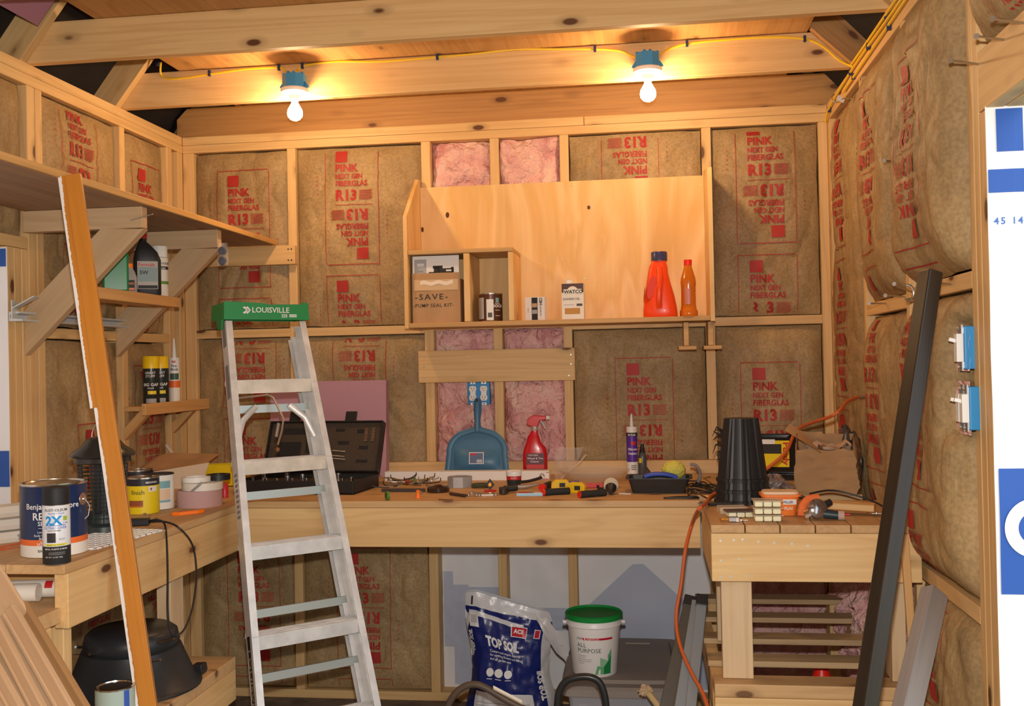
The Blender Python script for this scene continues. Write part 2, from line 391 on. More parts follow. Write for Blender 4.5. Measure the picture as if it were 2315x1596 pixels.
wr_ = thing('wall_right', None, None, kind='structure')
RW = W
lum('sheathing', (RW+.10, -2.04, 0), (RW+.11, .13, HT+.02), wr_, OSB, 0)
lum('sheathing', (RW+.10, -6, 0), (RW+.11, -3.6, HT), wr_, OSB, 0); lum('sheathing', (RW+.10, -3.6, 2.16), (RW+.11, -2.04, HT), wr_, OSB, 0)
for a, b in ((-.695, -.655), (-1.30, -1.262), (-1.93, -1.892), (-1.97, -1.932), (-.05, 0)):
    lum('stud', (RW, a, .038), (RW+.089, b, HT-.076), wr_)
lum('stud', (RW, -2.018, .038), (RW+.089, -1.972, 2.055), wr_); lum('stud', (RW, -3.70, .038), (RW+.089, -3.62, HT-.076), wr_)
lum('header', (RW, -3.7, 2.058), (RW+.04, -1.972, 2.198), wr_); lum('header', (RW+.045, -3.7, 2.058), (RW+.089, -1.972, 2.198), wr_)
lum('bottom_plate', (RW, -2.04, 0), (RW+.089, 0, .038), wr_); lum('bottom_plate', (RW, -6, 0), (RW+.089, -3.6, .038), wr_)
lum('top_plate', (RW, -6, HT-.038), (RW+.089, 0, HT), wr_); lum('top_plate', (RW-.001, -6, HT-.076), (RW+.089, 0, HT-.039), wr_)
for a, b, z in ((-1.892, -1.30, 1.655), (-1.262, -.695, 1.640), (-1.892, -1.30, .845)): lum('blocking', (RW, a, z), (RW+.089, b, z+.042), wr_)
# house wrap folded round the far jamb of the doorway
jf = lambda a, b: (RW-.002+a, -2.026-.006*noise.noise((a*14, b*5, 7)), b)
w = MB().grid(8, 60, lambda u, v: jf((.16*u if v < .93 else .088*u), .02+2.04*v), WRAPW)
jg = lambda a, b: (lambda q: (q[0], q[1]-.003, q[2]))(jf(a, b))
for r_ in ((.022, 1.955, .080, 2.053), (.002, 1.862, .082, 1.915)):
    if r_[0] != r_[2] and r_[1] != r_[3]: w.rect(*r_, WRAPB, jg, 3, 3)
w.grid(6, 16, lambda u, v: jg(.008+.149*u, .950+.285*v), WRAPB)
# the pale curves of the big S inside the printed block
def arc(cx, cz, r0, r1, a0, a1, mb, mat, f, n=20):
    mb.grid(n, 2, lambda u, v: f(cx+(r0+(r1-r0)*v)*math.cos(math.radians(a0+(a1-a0)*u)), cz+(r0+(r1-r0)*v)*math.sin(math.radians(a0+(a1-a0)*u))), mat)
jh = lambda a, b: (lambda q: (q[0], q[1]-.006, q[2]))(jf(a, b))
arc(.085, 1.100, .038, .068, 80, 245, w, WRAPW, jh); arc(.095, .99, .028, .055, 60, 115, w, WRAPW, jh)
w.text('45 14', .022, plain('blue_stamp', (.06, .16, .5), .5), lambda a, b: jg(.012+a, 1.79+b), bold=.02, spacing=1.3)
w.build('house_wrap', wr_)
wf = MB().box((-.2, -6.1, 0), (W+.2, -6, 3.4), OSB).build('wall_front'); tag(wf, kind='structure')

# ---------------------------------------------------------------- ceiling framing and roof
ce = thing('ceiling', None, None, kind='structure')
def joist(y, t=.038, x0=-.05, x1=W+.05, mat=pine, z0=HT, clip=.05):
    h = .14; m = mat('X')
    o = MB().prism([(x0, z0+.0), (x1, z0+.0), (x1, z0+h-clip), (x1-clip, z0+h), (x0+clip, z0+h), (x0, z0+h-clip)], 'y', y, y+t, m)
    ob = o.build('joist', ce, bevel=.003); return ob
joist(.03, mat=oldpine, x0=-.04, x1=W+.06); joist(-.545); joist(-1.185); joist(-1.79); joist(-2.4); joist(-3.0)
PLY = wood('ceiling_plywood', (.60, .33, .125), (.36, .16, .045), 'Y', knots=.8, ringy=1.3)
lum('plywood_sheet', (.25, -1.16, HT+.141), (2.735, .12, HT+.153), ce, PLY, 0)
lum('plywood_sheet', (.25, -3.6, HT+.141), (2.735, -1.163, HT+.153), ce, PLY, 0)
for y in (-.545, -1.185, -1.79, -2.4):
    beam('rafter', (-.09, y-.0195, HT+.005), (.52, y-.0195, HT+.79), .14, .037, ce, side=(0, -1, 0))
    beam('rafter', (W+.09, y-.0195, HT+.005), (W-.62, y-.0195, HT+.70), .14, .037, ce, mat=oldpine if y > -.6 else pine)
DARK = plain('attic_shade_deck', (.012, .008, .007), .9, var=.4)  # near-black colour stands in for the shade of the unlit attic
ro = thing('roof', None, None, kind='structure')
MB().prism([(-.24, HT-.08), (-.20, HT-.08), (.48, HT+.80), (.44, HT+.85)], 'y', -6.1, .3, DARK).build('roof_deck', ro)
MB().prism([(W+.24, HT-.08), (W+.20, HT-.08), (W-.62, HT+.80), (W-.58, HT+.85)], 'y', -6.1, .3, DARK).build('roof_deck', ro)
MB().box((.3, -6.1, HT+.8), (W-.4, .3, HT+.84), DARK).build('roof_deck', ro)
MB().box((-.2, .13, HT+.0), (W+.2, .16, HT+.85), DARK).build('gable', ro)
pm = plain('purple_foam', (.42, .20, .27), .8, bump=.1, bscale=200)
q = at('x', .10, 70, 47); fb = MB().box((0, -.60, 0), (.03, .0, .35), pm).build('foam_board', None, (q.x, q.y, q.z), (0, math.radians(38), 0)); tag(fb, 'purple foam board tucked between rafters in dark upper left corner', 'foam board')
pm2 = pm

# ---------------------------------------------------------------- insulation
KR = kraft()
def block(mb, fn, u0, v0, flip):
    """one printed frame of the paper facing; (0,0) is its centre, 0.24 wide and 0.54 high"""
    for s_ in (1, -1):
        g = lambda x, y: fn(u0+s_*x, v0+s_*y)
        ring = lambda x, y: g(x, y)
        mb.rect(-.075, .195, -.020, .247, REDINK, g, 3, 3)
        mb.text('PINK', .048, REDINK, lambda x, y: g(-.075+x, .152+y), sx=.98, bold=.034)
        mb.text('NEXT GEN', .031, REDINK, lambda x, y: g(-.075+x, .119+y), sx=.84, bold=.030)
        mb.text('FIBERGLAS', .034, REDINK, lambda x, y: g(-.075+x, .086+y), sx=.93, bold=.028)
        mb.text('R13', .066, REDINK, lambda x, y: g(-.075+x, .022+y), sx=.95, bold=.042)
        for i in range(9): mb.rect(.035, .064-i*.0052, .098-(i*7 % 3)*.003, .0663-i*.0052, REDINK, g, 2, 1)
        mb.rect(-.125, .268, .118, .2715, REDINK, g, 8, 1)
        mb.rect(-.125, -.268, -.1222, .268, REDINK, g, 1, 18)
        for i in range(5): mb.rect(-.162, .05+i*.02, -.158, .056+i*.02+(.004 if i == 2 else 0), REDINK, g)
    mb.rect(-.075, -.001, .098, .0015, REDINK, lambda x, y: fn(u0+x, v0+y), 6, 1)
def batt(wall, u0, u1, z0, z1, label, du=0, dv=0, bulge=.004, seed=0, pair=True, edge=-.030, gap=.003, group='paper-faced insulation batts between the studs', dents=()):
    """paper-faced batt pillowing between two studs. u runs left to right as seen from inside the room"""
    H = z1-z0; Wd = u1-u0
    def d(u, z):
        a = (u-u0)/Wd; b = (z-z0)/H
        ea = min(a, 1-a)*Wd; eb = min(b, 1-b)*H
        k = (1-math.exp(-max(ea, 0)/.035))*(1-math.exp(-max(eb, 0)/.045))
        wv = noise.noise((u*4+seed, z*2.4, seed*1.7))
        wr2 = abs(noise.noise((u*9+z*4+seed*3, z*8-u*5, seed)))
        if wall == 'l': k *= .85
        dd = sum(q[4]*math.exp(-((u-q[0])/q[2])**4-((z-q[1])/q[3])**4) for q in dents)
        return -dd+edge+(bulge-edge)*k*(1+.25*wv)+k*.010*noise.noise((u*13, z*6, seed+9))-.0075*k*max(0, .22-wr2)/.22
    def pos(u, z, off=0):
        q = d(u, z)+off
        if wall == 'b': return (u, -q, z)
        if wall == 'l': return (q, u, z)
        return (RW-q, -u, z)
    mb = MB()
    nu = max(6, int(Wd/.010)); nv = max(8, int(H/.012))
    def wob(t, k_): return .004+.006*max(0, noise.noise((t*9, seed*3.1+k_, 1))+.25)
    def cell(a, b):
        zz = z0+gap+(H-2*gap)*b; uu = u0+gap+(Wd-2*gap)*a
        l, r = wob(zz, 1), wob(zz, 2); dn, up = wob(uu, 3), wob(uu, 4)
        return pos(u0+l+(Wd-l-r)*a, z0+dn+(H-dn-up)*b)
    mb.grid(nu, nv, cell, KR)
    # paper edge folded back
    uc = (u0+u1)/2+du; per = .59
    k0 = z1-dv
    n = 0
    while k0 > z0-.3 and n < 6:
        c = k0-.27; nb = MB(); block(nb, lambda x, y: (x, y, 0), uc, c, False)
        ok = []
        for fi, f in enumerate(nb.f):
            pts = [nb.v[i] for i in f]
            if all(u0+.012 < p[0] < u1-.012 and z0+.012 < p[1] < z1-.012 for p in pts): ok.append(f)
        used = sorted({i for f in ok for i in f}); mp = {k: j for j, k in enumerate(used)}
        mb.add([pos(nb.v[i][0], nb.v[i][1], .0042) for i in used], [tuple(mp[i] for i in f) for f in ok], REDINK, True)
        k0 -= per; n += 1
    o = mb.build('insulation_batt'); sm = o.modifiers.new('s', 'SOLIDIFY') if False else None
    return tag(o, label, 'insulation', group)
batt('b', .053, .502, 1.678, HT-.076, 'brown paper insulation batt, upper back wall, first bay from left corner, above ladder', .015, .09, seed=1)
batt('b', .053, .502, .038, 1.640, 'brown paper insulation batt, lower back wall, first bay from left corner, behind ladder', .03, -.22, seed=2)
batt('b', .542, 1.128, 1.678, HT-.076, 'wide brown paper insulation batt, upper back wall, left of the plywood shelf cabinet', -.03, -.00, seed=3)
batt('b', .542, 1.128, .038, 1.640, 'wide brown paper insulation batt, lower back wall, behind open socket case and purple foam', -.01, -.22, seed=4)
batt('b', 1.79, 2.367, 1.678, HT-.076, 'brown paper insulation batt visible just above the plywood shelf cabinet, upside-down print', -.02, -.27, seed=5, bulge=-.012)
batt('b', 1.79, 2.367, 1.03, 1.640, 'brown paper insulation batt on back wall below shelf cabinet, behind silicone tube', .02, .13, seed=6)
batt('b', 2.407, 2.858, 1.678, HT-.076, 'brown paper insulation batt, upper back wall, right corner beside the shelf cabinet', -.0, -.03, seed=7, bulge=.012)
batt('b', 2.407, 2.858, 1.03, 1.640, 'wrinkled brown paper insulation batt, lower back wall, behind black flower pots', .0, .16, seed=8, bulge=.014)
batt('l', -.527, -.155, 1.658, HT-.076, 'brown paper insulation batt, upper left wall, bay nearest the back corner', -.0, .12, seed=9)
batt('l', -.527, -.155, .038, 1.620, 'brown paper insulation batt, lower left wall, behind spray foam cans on little shelf', .0, .1, seed=10)
batt('l', -1.105, -.567, 1.658, HT-.076, 'brown paper insulation batt, upper left wall, middle bay above the long shelf', -.02, -.06, seed=11)
batt('l', -1.105, -.567, .038, 1.620, 'brown paper insulation batt, lower left wall, behind leaning orange board', .06, .32, seed=12)
batt('l', -1.91, -1.195, 1.966, HT-.076, 'brown paper insulation batt at left photo edge above the long shelf', -.0, .1, seed=13)
batt('r', .0+.05, .655, .94, HT-.076, 'tall brown paper insulation batt, right wall, bay nearest the back corner', -.06, .03, seed=14, bulge=.018)
batt('r', .695, 1.262, 1.682, HT-.076, 'brown paper insulation batt, upper right wall, middle bay above nails and hook', -.03, .12, seed=15, bulge=.045)
batt('r', .695, 1.262, .94, 1.640, 'brown paper insulation batt, lower right wall, middle bay behind leaning dark beam', -.06, -.02, seed=16, bulge=.035)
batt('r', 1.30, 1.892, 1.697, HT-.076, 'large bulging brown paper insulation batt, upper right wall, beside the doorway', -.04, .17, seed=17, bulge=.065)
batt('r', 1.30, 1.892, .887, 1.655, 'large bulging brown paper insulation batt behind leaning dark beam, with switch boxes', -.08, -.02, seed=18, bulge=.065, dents=((1.86, 1.512, .075, .07, .085), (1.86, 1.367, .085, .075, .085)))
batt('r', 1.30, 1.892, .038, .845, 'brown paper insulation batt, bottom right wall, behind leaning grey board', -.04, -.24, seed=19, bulge=.04)
batt('r', 1.972, 3.2, 2.198, HT-.076, 'brown paper insulation batt above the doorway header at top right', -.3, .12, seed=20, bulge=.05)
PW = pinkwool()
def wool(wall, u0, u1, z0, z1, label, seed, bulge=.0, amp=.042):
    def d(u, z):
        return bulge+amp*(noise.noise((u*7+seed, z*5, seed))+.55*noise.noise((u*17, z*15+seed, 2))+.3*noise.noise((u*36, z*34, seed)))-.02
    def pos(u, z):
        e = min(u-u0, u1-u, z-z0, z1-z); q = d(u, z)-.03*math.exp(-max(e, 0)/.02)
        if wall == 'b' and z > 1.4: q = min(q, -.004)
        return (u, -q, z) if wall == 'b' else (RW-q, -u, z)
    g = .002
    o = MB().grid(int((u1-u0)/.008), int((z1-z0)/.010), lambda a, b: pos(u0+g+(u1-u0-2*g)*a, z0+g+(z1-z0-2*g)*b), PW).build('insulation_wool')
    return tag(o, label, 'insulation', 'bare pink insulation between studs')
wool('b', 1.17, 1.44, 1.66, HT-.076, 'bare pink insulation above shelf cabinet, left of the middle stud', 1)
wool('b', 1.48, 1.751, 1.66, HT-.076, 'bare pink insulation above shelf cabinet, right of the middle stud, with dimple', 2)
wool('b', 1.17, 1.44, 1.03, 1.655, 'bare pink insulation behind the electrical outlets and blue dustpan', 3)
wool('b', 1.48, 1.751, 1.03, 1.655, 'bare pink insulation on back wall behind the red spray bottle', 4)
wool('b', 2.407, 2.858, .038, 1.03, 'bare pink insulation on back wall seen through the slatted shelves', 5)
wool('r', .05, 1.262, .038, .93, 'bare pink insulation piled along right wall beneath the small workbench', 6, .05, .08)

rr = random.Random(11); m = MB(); LEAF = plain('leaf_green', (.12, .30, .05), .6, var=.4)
for i in range(900):
    c = V(max(-.5, min(.5, rr.gauss(0, .3))), max(-.5, min(.5, rr.gauss(0, .3))), 1.6+rr.gauss(0, .5)); a = Vector((rr.uniform(-1, 1), rr.uniform(-1, 1), rr.uniform(-1, 1)))*.05; b_ = Vector((rr.uniform(-1, 1), rr.uniform(-1, 1), rr.uniform(-1, 1)))*.035
    m.add([c-a, c+b_, c+a, c-b_], [(0, 1, 2, 3)], LEAF)
sh = thing('shrub', 'leafy green shrub outside, glimpsed past the doorway wrap', 'shrub', (4.2, .8, -.2)); m.build('foliage', sh)
MB().tube([(0, 0, 0), (.02, 0, .8), (-.02, .03, 1.7)], [.03, .022, .01], OSB, 8).build('stem', sh)
# ================================================================ furniture
ZB = 1.012; TB = .024
SOFTP = lambda ax: wood('bench_pine', (.66, .43, .21), (.42, .23, .085), axis=ax, knots=.9)
def stand(X, Y, r, z=ZB):
    """centre of a round thing of radius r whose near foot shows at photo pixel X, Y on the level z"""
    p = at('z', z, X, Y); d = Vector((p.x-CAM.x, p.y-CAM.y, 0)).normalized()
    return p+d*r
def facing(p): return math.atan2(CAM.y-p[1], CAM.x-p[0])
def nail_heads(mb, pts, mat=None):
    for p, ax in pts: pass

# back bench
b = thing('workbench', 'long pine workbench along the back wall covered in scattered tools', 'workbench', (1.45, -.45, 0))
for i in range(3): lum('top_board', (-.80, -.451+i*.145+.0, ZB-TB), (1.405 if i else .835, -.451+(i+1)*.145-.002, ZB), b, SOFTP)
lum('top_board', (-.80, -.014, ZB-TB), (1.405, .410, ZB), b, SOFTP)
lum('apron', (-.80, -.449, ZB-TB-.141), (.835, -.411, ZB-TB-.001), b, pine)
lum('cleat', (-.80, -.41, ZB-TB-.09), (-.762, .41, ZB-TB-.001), b); lum('cleat', (0, -.41, ZB-TB-.09), (.038, .41, ZB-TB-.001), b)
# left bench
b = thing('workbench', 'pine workbench along the left wall with paint cans, ladder leaning before it', 'workbench', (.33, -1.0, 0))
for i in range(4): lum('top_board', (-.325+i*.1625, -1.075, ZB-TB), (-.325+(i+1)*.1625-.002, .955, ZB), b, SOFTP)
lum('apron', (.282, -1.055, ZB-TB-.141), (.32, .09, ZB-TB-.001), b, pine)
lum('end_apron', (-.325, -.915, ZB-TB-.10), (.281, -.877, ZB-TB-.001), b, lambda ax: wood('amber_pine', (.70, .42, .17), (.45, .22, .07), ax))
lum('leg', (.232, -.42, .565), (.32-.04+.0, -.331, ZB-TB-.142+.1), b, wood('pale_pine', (.70, .52, .32), (.5, .32, .16), 'Z', knots=.4))
lum('leg', (.192, -1.015, 0), (.281, -.977, .861), b)
lum('leg', (-.30, -1.015, 0), (-.262, -.93, .861), b)
lum('gusset', (.06, -1.096, .62), (.28, -1.058, .845), b, wood('bench_pine', (.66, .43, .21), (.42, .23, .085), axis='Z'))
lum('ledge_board', (-.325, -1.24, .862), (.30, -.916, .900), b, SOFTP)
lum('ledge_apron', (-.325, -1.24, .775), (.261, -1.202, .861), b); lum('ledge_side', (.262, -1.24, .775), (.30, -1.097, .861), b)
lum('lower_shelf', (-.325, -1.0, .525), (.44, -.30, .563), b, SOFTP)
lum('lower_apron', (.402, -1.0, .425), (.44, -.30, .524), b)
lum('lower_leg', (.30, -.60, 0), (.338, -.51, .525), b); lum('lower_leg', (-.3, -.6, 0), (-.262, -.51, .525), b)

# small slatted bench on the right
b = thing('workbench', 'small pine workbench at right with slatted lower shelf and plank top', 'workbench', (2.58, -1.15, 0))
P2 = wood('plank_top', (.60, .37, .17), (.36, .19, .07), 'Y', knots=.5)
for i in range(6): lum('top_plank', (-.29+i*.0995, -.284, ZB-TB), (-.29+(i+1)*.0995-.003, .245, ZB), b, P2)
lum('apron', (-.29, -.282, ZB-TB-.141), (.300, -.244, ZB-TB-.001), b, pine)
lum('side_rail', (-.29, -.243, ZB-TB-.141), (-.252, .25, ZB-TB-.001), b, pine)
lum('side_rail', (.262, -.243, ZB-TB-.141), (.30, .25, ZB-TB-.001), b, pine)
PP = wood('pale_pine', (.74, .50, .26), (.52, .30, .12), 'Z', knots=.15)
lum('leg', (-.262, -.243, .553), (-.173, -.205, ZB-TB-.142), b, PP); lum('leg', (-.251, .16, .553), (-.18, .198, ZB-TB-.0), b, PP)
lum('leg', (.22, -.243, .553), (.261, -.16, ZB-TB-.142), b, PP)
GS = wood('grey_slat', (.40, .30, .20), (.22, .15, .10), 'X', knots=.3)
for i, y in enumerate((-.37, -.66, -.95, -1.21)): lum('slat', (-.295, y+1.15, .533), (.29, y+1.15+.089, .552), b, lambda ax: wood('slat_pine', (.60, .42, .22), (.30, .2, .11), 'X', knots=.3))
lum('shelf_front', (-.29, -.295, .514), (.30, -.20, .552), b, SOFTP)
lum('lower_apron', (-.29, -.296, .372), (.30, -.258, .513), b, pine)
lum('shelf_rail', (-.29, -.199, .44), (-.252, .87, .532), b, pine); lum('shelf_rail', (.262, -.199, .44), (.30, .87, .532), b, pine)
for x in (-.25, .22):
    for y in (-.24, .80): lum('foot', (x, y, 0), (x+.04, y+.085, .513 if y < 0 else .532), b)
dots = MB()
for x, z in ((.012, .012), (.05, .01), (.075, .008), (.12, .014), (.165, .018), (.215, .02), (.26, .026), (.012, .07), (.065, .066), (.012, .118), (.04, .116), (.085, .114)):
    dots.lathe([(.0035, 0), (.0035, .0008)], STEEL, 8, M=Matrix.Translation((-.28+x+.005, -.282, ZB-TB-.01-z)) @ Matrix.Rotation(PI/2, 4, 'X'))
dots.build_each('screw', b)

# long shelf on brackets, left wall
b = thing('bracket_shelf', 'long weathered board shelf on diagonal pine brackets, high on left wall', 'shelf', (.0, -.9, 2.055))
OLD = wood('weathered_board', (.42, .26, .15), (.16, .10, .075), 'Y', knots=.6, rough=.75)
lum('shelf_board', (.002, -1.95, .0), (.452, .86, .022), b, OLD); 
EDG = wood('shelf_edge', (.66, .38, .13), (.34, .17, .05), 'Y', knots=.7)
lum('edge_strip', (.4525, -1.95, .0), (.462, .86, .0225), b, EDG)
for y in (-.60, -1.21):
    y0 = y+.9
    lum('bracket_arm', (.0, y0-.019, -.074), (.435, y0+.019, -.001), b, wood('grey_pine', (.60, .43, .26), (.42, .27, .14), 'X', knots=.5))
    d = beam('bracket_brace', (.0, y0, -.420), (.362, y0, -.0745), .112, .036, b, lambda ax: wood('grey_pine', (.60, .43, .26), (.42, .27, .14), 'X', knots=.5), cut0=-.055, cut1=.055)
lum('lower_shelf', (.165, -1.21+.9, -.307), (.262, -.60+.9+.0, -.267), b, lambda ax: wood('amber_pine', (.70, .42, .17), (.45, .22, .07), 'Y'))
nl = MB(); nl.tube([(.40, -.34, -.05), (.49, -.36, -.035)], .0018, STEEL); nl.build('nail', b)

# small corner shelf
b = thing('bracket_shelf', 'small pine shelf holding two spray foam cans near the left corner', 'shelf', (0, -.33, 1.352))
AM = lambda ax: wood('amber_pine', (.70, .42, .17), (.45, .22, .07), ax)
lum('shelf_board', (.0, -.24, -.019), (.112, .28, 0), b, AM)
lum('front_lip', (.1125, -.31, -.033), (.131, .285, .014), b, AM)
for y in (-.225, .20): beam('brace', (.0, y, -.112), (.092, y, -.0195), .036, .034, b, AM, cut0=-.017, cut1=.017)

# plywood shelf cabinet on the back wall
PLYV = flame_ply()
PLYE = wood('plywood_edge', (.62, .42, .20), (.25, .13, .06), 'Z', knots=0, ringy=2)
def PLYH(ax): return wood('cabinet_board', (.66, .41, .17), (.42, .23, .08), 'X', knots=.5)
b = thing('shelf_cabinet', 'open plywood shelf cabinet hung on back wall with cubby holding boxes', 'shelf', (1.755, 0, 1.652))
def X(v): return v-1.755
PV = lambda ax: PLYV
lum('back_panel', (X(1.123), -.008, .0), (X(2.372), -.001, .64), b, PV, .001)
MB().prism([(-.275, 0), (-.002, 0), (-.002, .672), (-.035, .672), (-.275, .475)], 'x', X(1.105), X(1.1225), PLYV).build('side_panel', b, bevel=.0015)
MB().prism([(-.275, 0), (-.002, 0), (-.002, .66), (-.275, .625)], 'x', X(2.3725), X(2.391), PLYV).build('side_panel', b, bevel=.0015)
lum('shelf_board', (X(1.123), -.275, .003), (X(2.372), -.009, .023), b, PLYH)
lum('cubby_top', (X(1.123), -.272, .312), (X(1.570), -.009, .330), b, PLYH)
lum('divider', (X(1.360), -.27, .024), (X(1.386), -.009, .311), b, PV); lum('divider', (X(1.548), -.27, .024), (X(1.570), -.009, .311), b, PV)
for xa, xb, hx in ((2.264, 2.285, 2.279), (2.362, 2.384, 2.380)):
    lum('hanger_post', (X(xa), -.26, -.098), (X(xb), -.12, -.001), b, PLYH)
    lum('hanger_bar', (X(hx-.036), -.27, -.114), (X(hx+.036), -.11, -.099), b, PLYH)
kn = MB()
for x, z, a_, c_ in ((1.245, .513, .0085, .013), (1.130, .452, .006, .012), (1.875, .521, .007, .009)):
    kn.lathe([(1, 0), (.9, .0004), (0, .0005)], plain('knot_brown', (.09, .03, .012), .6), 20, M=Matrix.Translation((X(x), -.0082, z)) @ Matrix.Rotation(PI/2, 4, 'X') @ Matrix.Diagonal((a_, c_, 1, 1)))
kn.build_each('knot', b)
sc = MB()
for x, z in ((1.657, .294), (1.70, .296), (1.70, .311), (1.755, .297), (1.60, .27), (1.85, .21), (2.355, .60), (1.14, .60), (1.80, .62)):
    sc.lathe([(.0032, 0), (.0025, .0012), (0, .0012)], plain('screw_head', (.5, .5, .42), .4, .8), 8, M=Matrix.Translation((X(x), -.008, z)) @ Matrix.Rotation(PI/2, 4, 'X'))
sc.build_each('screw', b)

# ---------------------------------------------------------------- step ladder
ALU = plain('aluminium', (.78, .78, .77), .4, .25, var=.18, vscale=18, bump=.04, bscale=90)
ALU_WARM = plain('aluminium_warm_lit', (.74, .68, .58), .5, .15, var=.25, vscale=14)  # upper treads: warm bulb light put into the colour as tan
GREEN = plain('green_plastic', (.02, .27, .07), .38)
sc_ = .952
base = CAM + (Vector((1.068297, -1.177964, .0068))-CAM)*sc_
lad = thing('step_ladder', 'folded aluminium step ladder with green cap leaning on the benches', 'step ladder', (base.x, base.y, 0), .73006)
TH = .32138708; k0, sp, w0, tp = 2*.0118, .30503*sc_, .47352*sc_, .08930
up = Vector((0, math.sin(TH), math.cos(TH)))           # along the rails, ladder space (x across, y towards the wall)
nn = Vector((0, math.cos(TH), -math.sin(TH)))          # into the ladder (towards the rear frame)
zb = base.z/math.cos(TH)
def lp(x, s_, d): return Vector((x, 0, 0))+up*(s_+zb)+nn*d
SMIN = -zb; SCAP = 5.776*sp
def hw(s_): return (w0-tp*s_)/2
def channel(name, side, s0, s1, d0, depth, web, inset, mat, par, flip=1, lipw=.024):
    """C-section rail: web on the outer side, flanges front and back"""
    o = MB()
    def P(s_, across, d): return lp(side*(hw(s_)-inset-across), s_, d)
    t = .0022
    prof = [(0, 0), (lipw, 0), (lipw, t), (t, t), (t, depth-t), (lipw, depth-t), (lipw, depth), (0, depth)]
    vs = [P(s0, a, d0+d) for a, d in prof]+[P(s1, a, d0+d) for a, d in prof]; n = 8
    fs = [tuple(range(n)), tuple(range(n, 2*n))[::-1]]+[(i, n+i, n+(i+1) % n, (i+1) % n) for i in range(n)]
    o.add(vs, fs, mat)
    return o.build(name, par)
for s_ in (-1, 1):
    channel('front_rail', s_, SMIN+.01, SCAP, 0, .056, 1, 0, ALU, lad)
    r_ = channel('rear_rail', s_, SMIN+.03, SCAP-.04, .062, .034, 1, .014, ALU, lad, lipw=.026)
    ft = MB().prism([(-.002, 0), (.03, 0), (.03, .05), (-.002, .05)], 'z', 0, .03, BLACK)
    o = ft.build('foot', lad); o.location = lp(s_*hw(SMIN)-(.03 if s_ > 0 else -.00)*1, SMIN, 0); 
for k in range(1, 6):
    s_ = k*sp; h = hw(s_)-.003
    st = MB(); t = .003
    # tread with deep front lip
    Rm = lambda x, y, z: (Vector((x, 0, 0))+lp(0, s_, 0)+Vector((0, y, z)))
    vs = []; prof = [(0, 0), (0, -.046), (t, -.046), (t, -t), (.07, -t), (.07, -.02), (.07+t, -.02), (.07+t, 0)]
    hb = h
    for x in (-h, h):
        for y, z in prof: vs.append(Rm(x, y-.001, z))
    n = 8; st.add(vs, [tuple(range(n)), tuple(range(n, 2*n))[::-1]]+[(i, (i+1) % n, n+(i+1) % n, n+i) for i in range(n)], ALU_WARM if k > 3 else ALU)
    for i in range(5): st.box((-h+.004, .010+i*.012, -.0), (h-.004, .014+i*.012, .0015), ALU, M=Matrix.Translation(lp(0, s_, 0)))
    stp = st.build('step', lad)
    rv = MB()
    for x in (-hw(s_)+.012, hw(s_)-.012):
        for dz in ((-.012, -.032) if k == 5 else (-.02,)):
            rv.ball(lp(x, s_, 0)+Vector((0, -.002, dz)), .0042, STEEL, 8, sy=.6)
    rv.build_each('rivet', stp)
for k in (1.55, 2.26, 3.63, 4.70):
    s_ = k*sp; h = hw(s_)-.02
    o = MB(); a = lp(-h, s_, .094); c_ = lp(h, s_, .094)
    o.box((-h, -.003, -.014), (h, .004, .014), plain('galvanised', (.55, .60, .58), .4, .6), M=Matrix.Translation(lp(0, s_, .062)))
    o.build('rear_brace', lad)
for s_ in (-1, 1):   # diagonal gussets under the top step
    o = MB().tube([lp(s_*(hw(4.62*sp)-.105), 4.72*sp, .05), lp(s_*(hw(4.62*sp)-.05), 4.55*sp, .05), lp(s_*(hw(4.3*sp)-.028), 4.30*sp, .05)], [.010, .012, .010], ALU, 10, flat=.45); o.build('gusset', lad)
sb = MB().tube([lp(-hw(4.8*sp)+.02, 4.80*sp, .02), lp(-.03, 4.82*sp, .01), lp(-.01, 4.78*sp, .01), lp(.012, 4.5*sp, .0), lp(-.0, 4.35*sp, .0), lp(-.022, 4.18*sp, .0)], .0038, plain('spreader_steel', (.5, .42, .34), .4, .8), 8)
sb.tube([lp(-.006, 4.45*sp, .004), lp(-.022, 4.28*sp, .004)], .006, STEEL, 8, flat=.4); sb.ball(lp(-.025, 4.12*sp, 0), .008, plain('rust', (.30, .12, .05), .7, .3), 10)
sb.build('spreader_bar', lad)
# green cap
cp = thing('cap', None, None); cp.parent = lad; cp.location = lp(0, SCAP+.004, 0)
hc = hw(SCAP)+.006
mb = MB()
Mx = Matrix.Translation((0, 0, 0))
# front skirt (slightly sloped), notched top, side skirts, top plate
out = [(-hc-.004, 0), (hc+.006, 0), (hc-.002, .064), (hc-.022, .064), (hc-.022, .058), (-.02+.03, .055), (-.02, .060), (-hc+.0, .064)]
mb.prism(out, 'y', -.012, -.008, GREEN)
mb.box((-hc, -.010, .048), (hc-.004, .125, .053), GREEN)
mb.prism([(-.011, 0), (.125, 0), (.125, .055), (-.011, .06)], 'x', -hc-.003, -hc+.001, GREEN); mb.prism([(-.011, 0), (.125, 0), (.125, .055), (-.011, .06)], 'x', hc-.001, hc+.003, GREEN)
mb.prism([(.02, -.035), (.06, -.035), (.075, .005), (.01, .005)], 'x', -hc-.004, -hc+.002, GREEN)
mb.box((-hc, .121, .0), (hc, .125, .053), GREEN)
lt = mb; q = lambda x, y: (x, -.0128, y)
lt.text('LOUISVILLE', .027, WHITEINK, lambda x, y: q(-.058+x, .026+y), sx=1.04, bold=.012)
lt.text('225', .0155, WHITEINK, lambda x, y: q(.053+x, .0095+y), sx=1.0, bold=.03)
for i in range(2): lt.rect(.083, .010+i*.006, .112, .014+i*.006, WHITEINK, q)
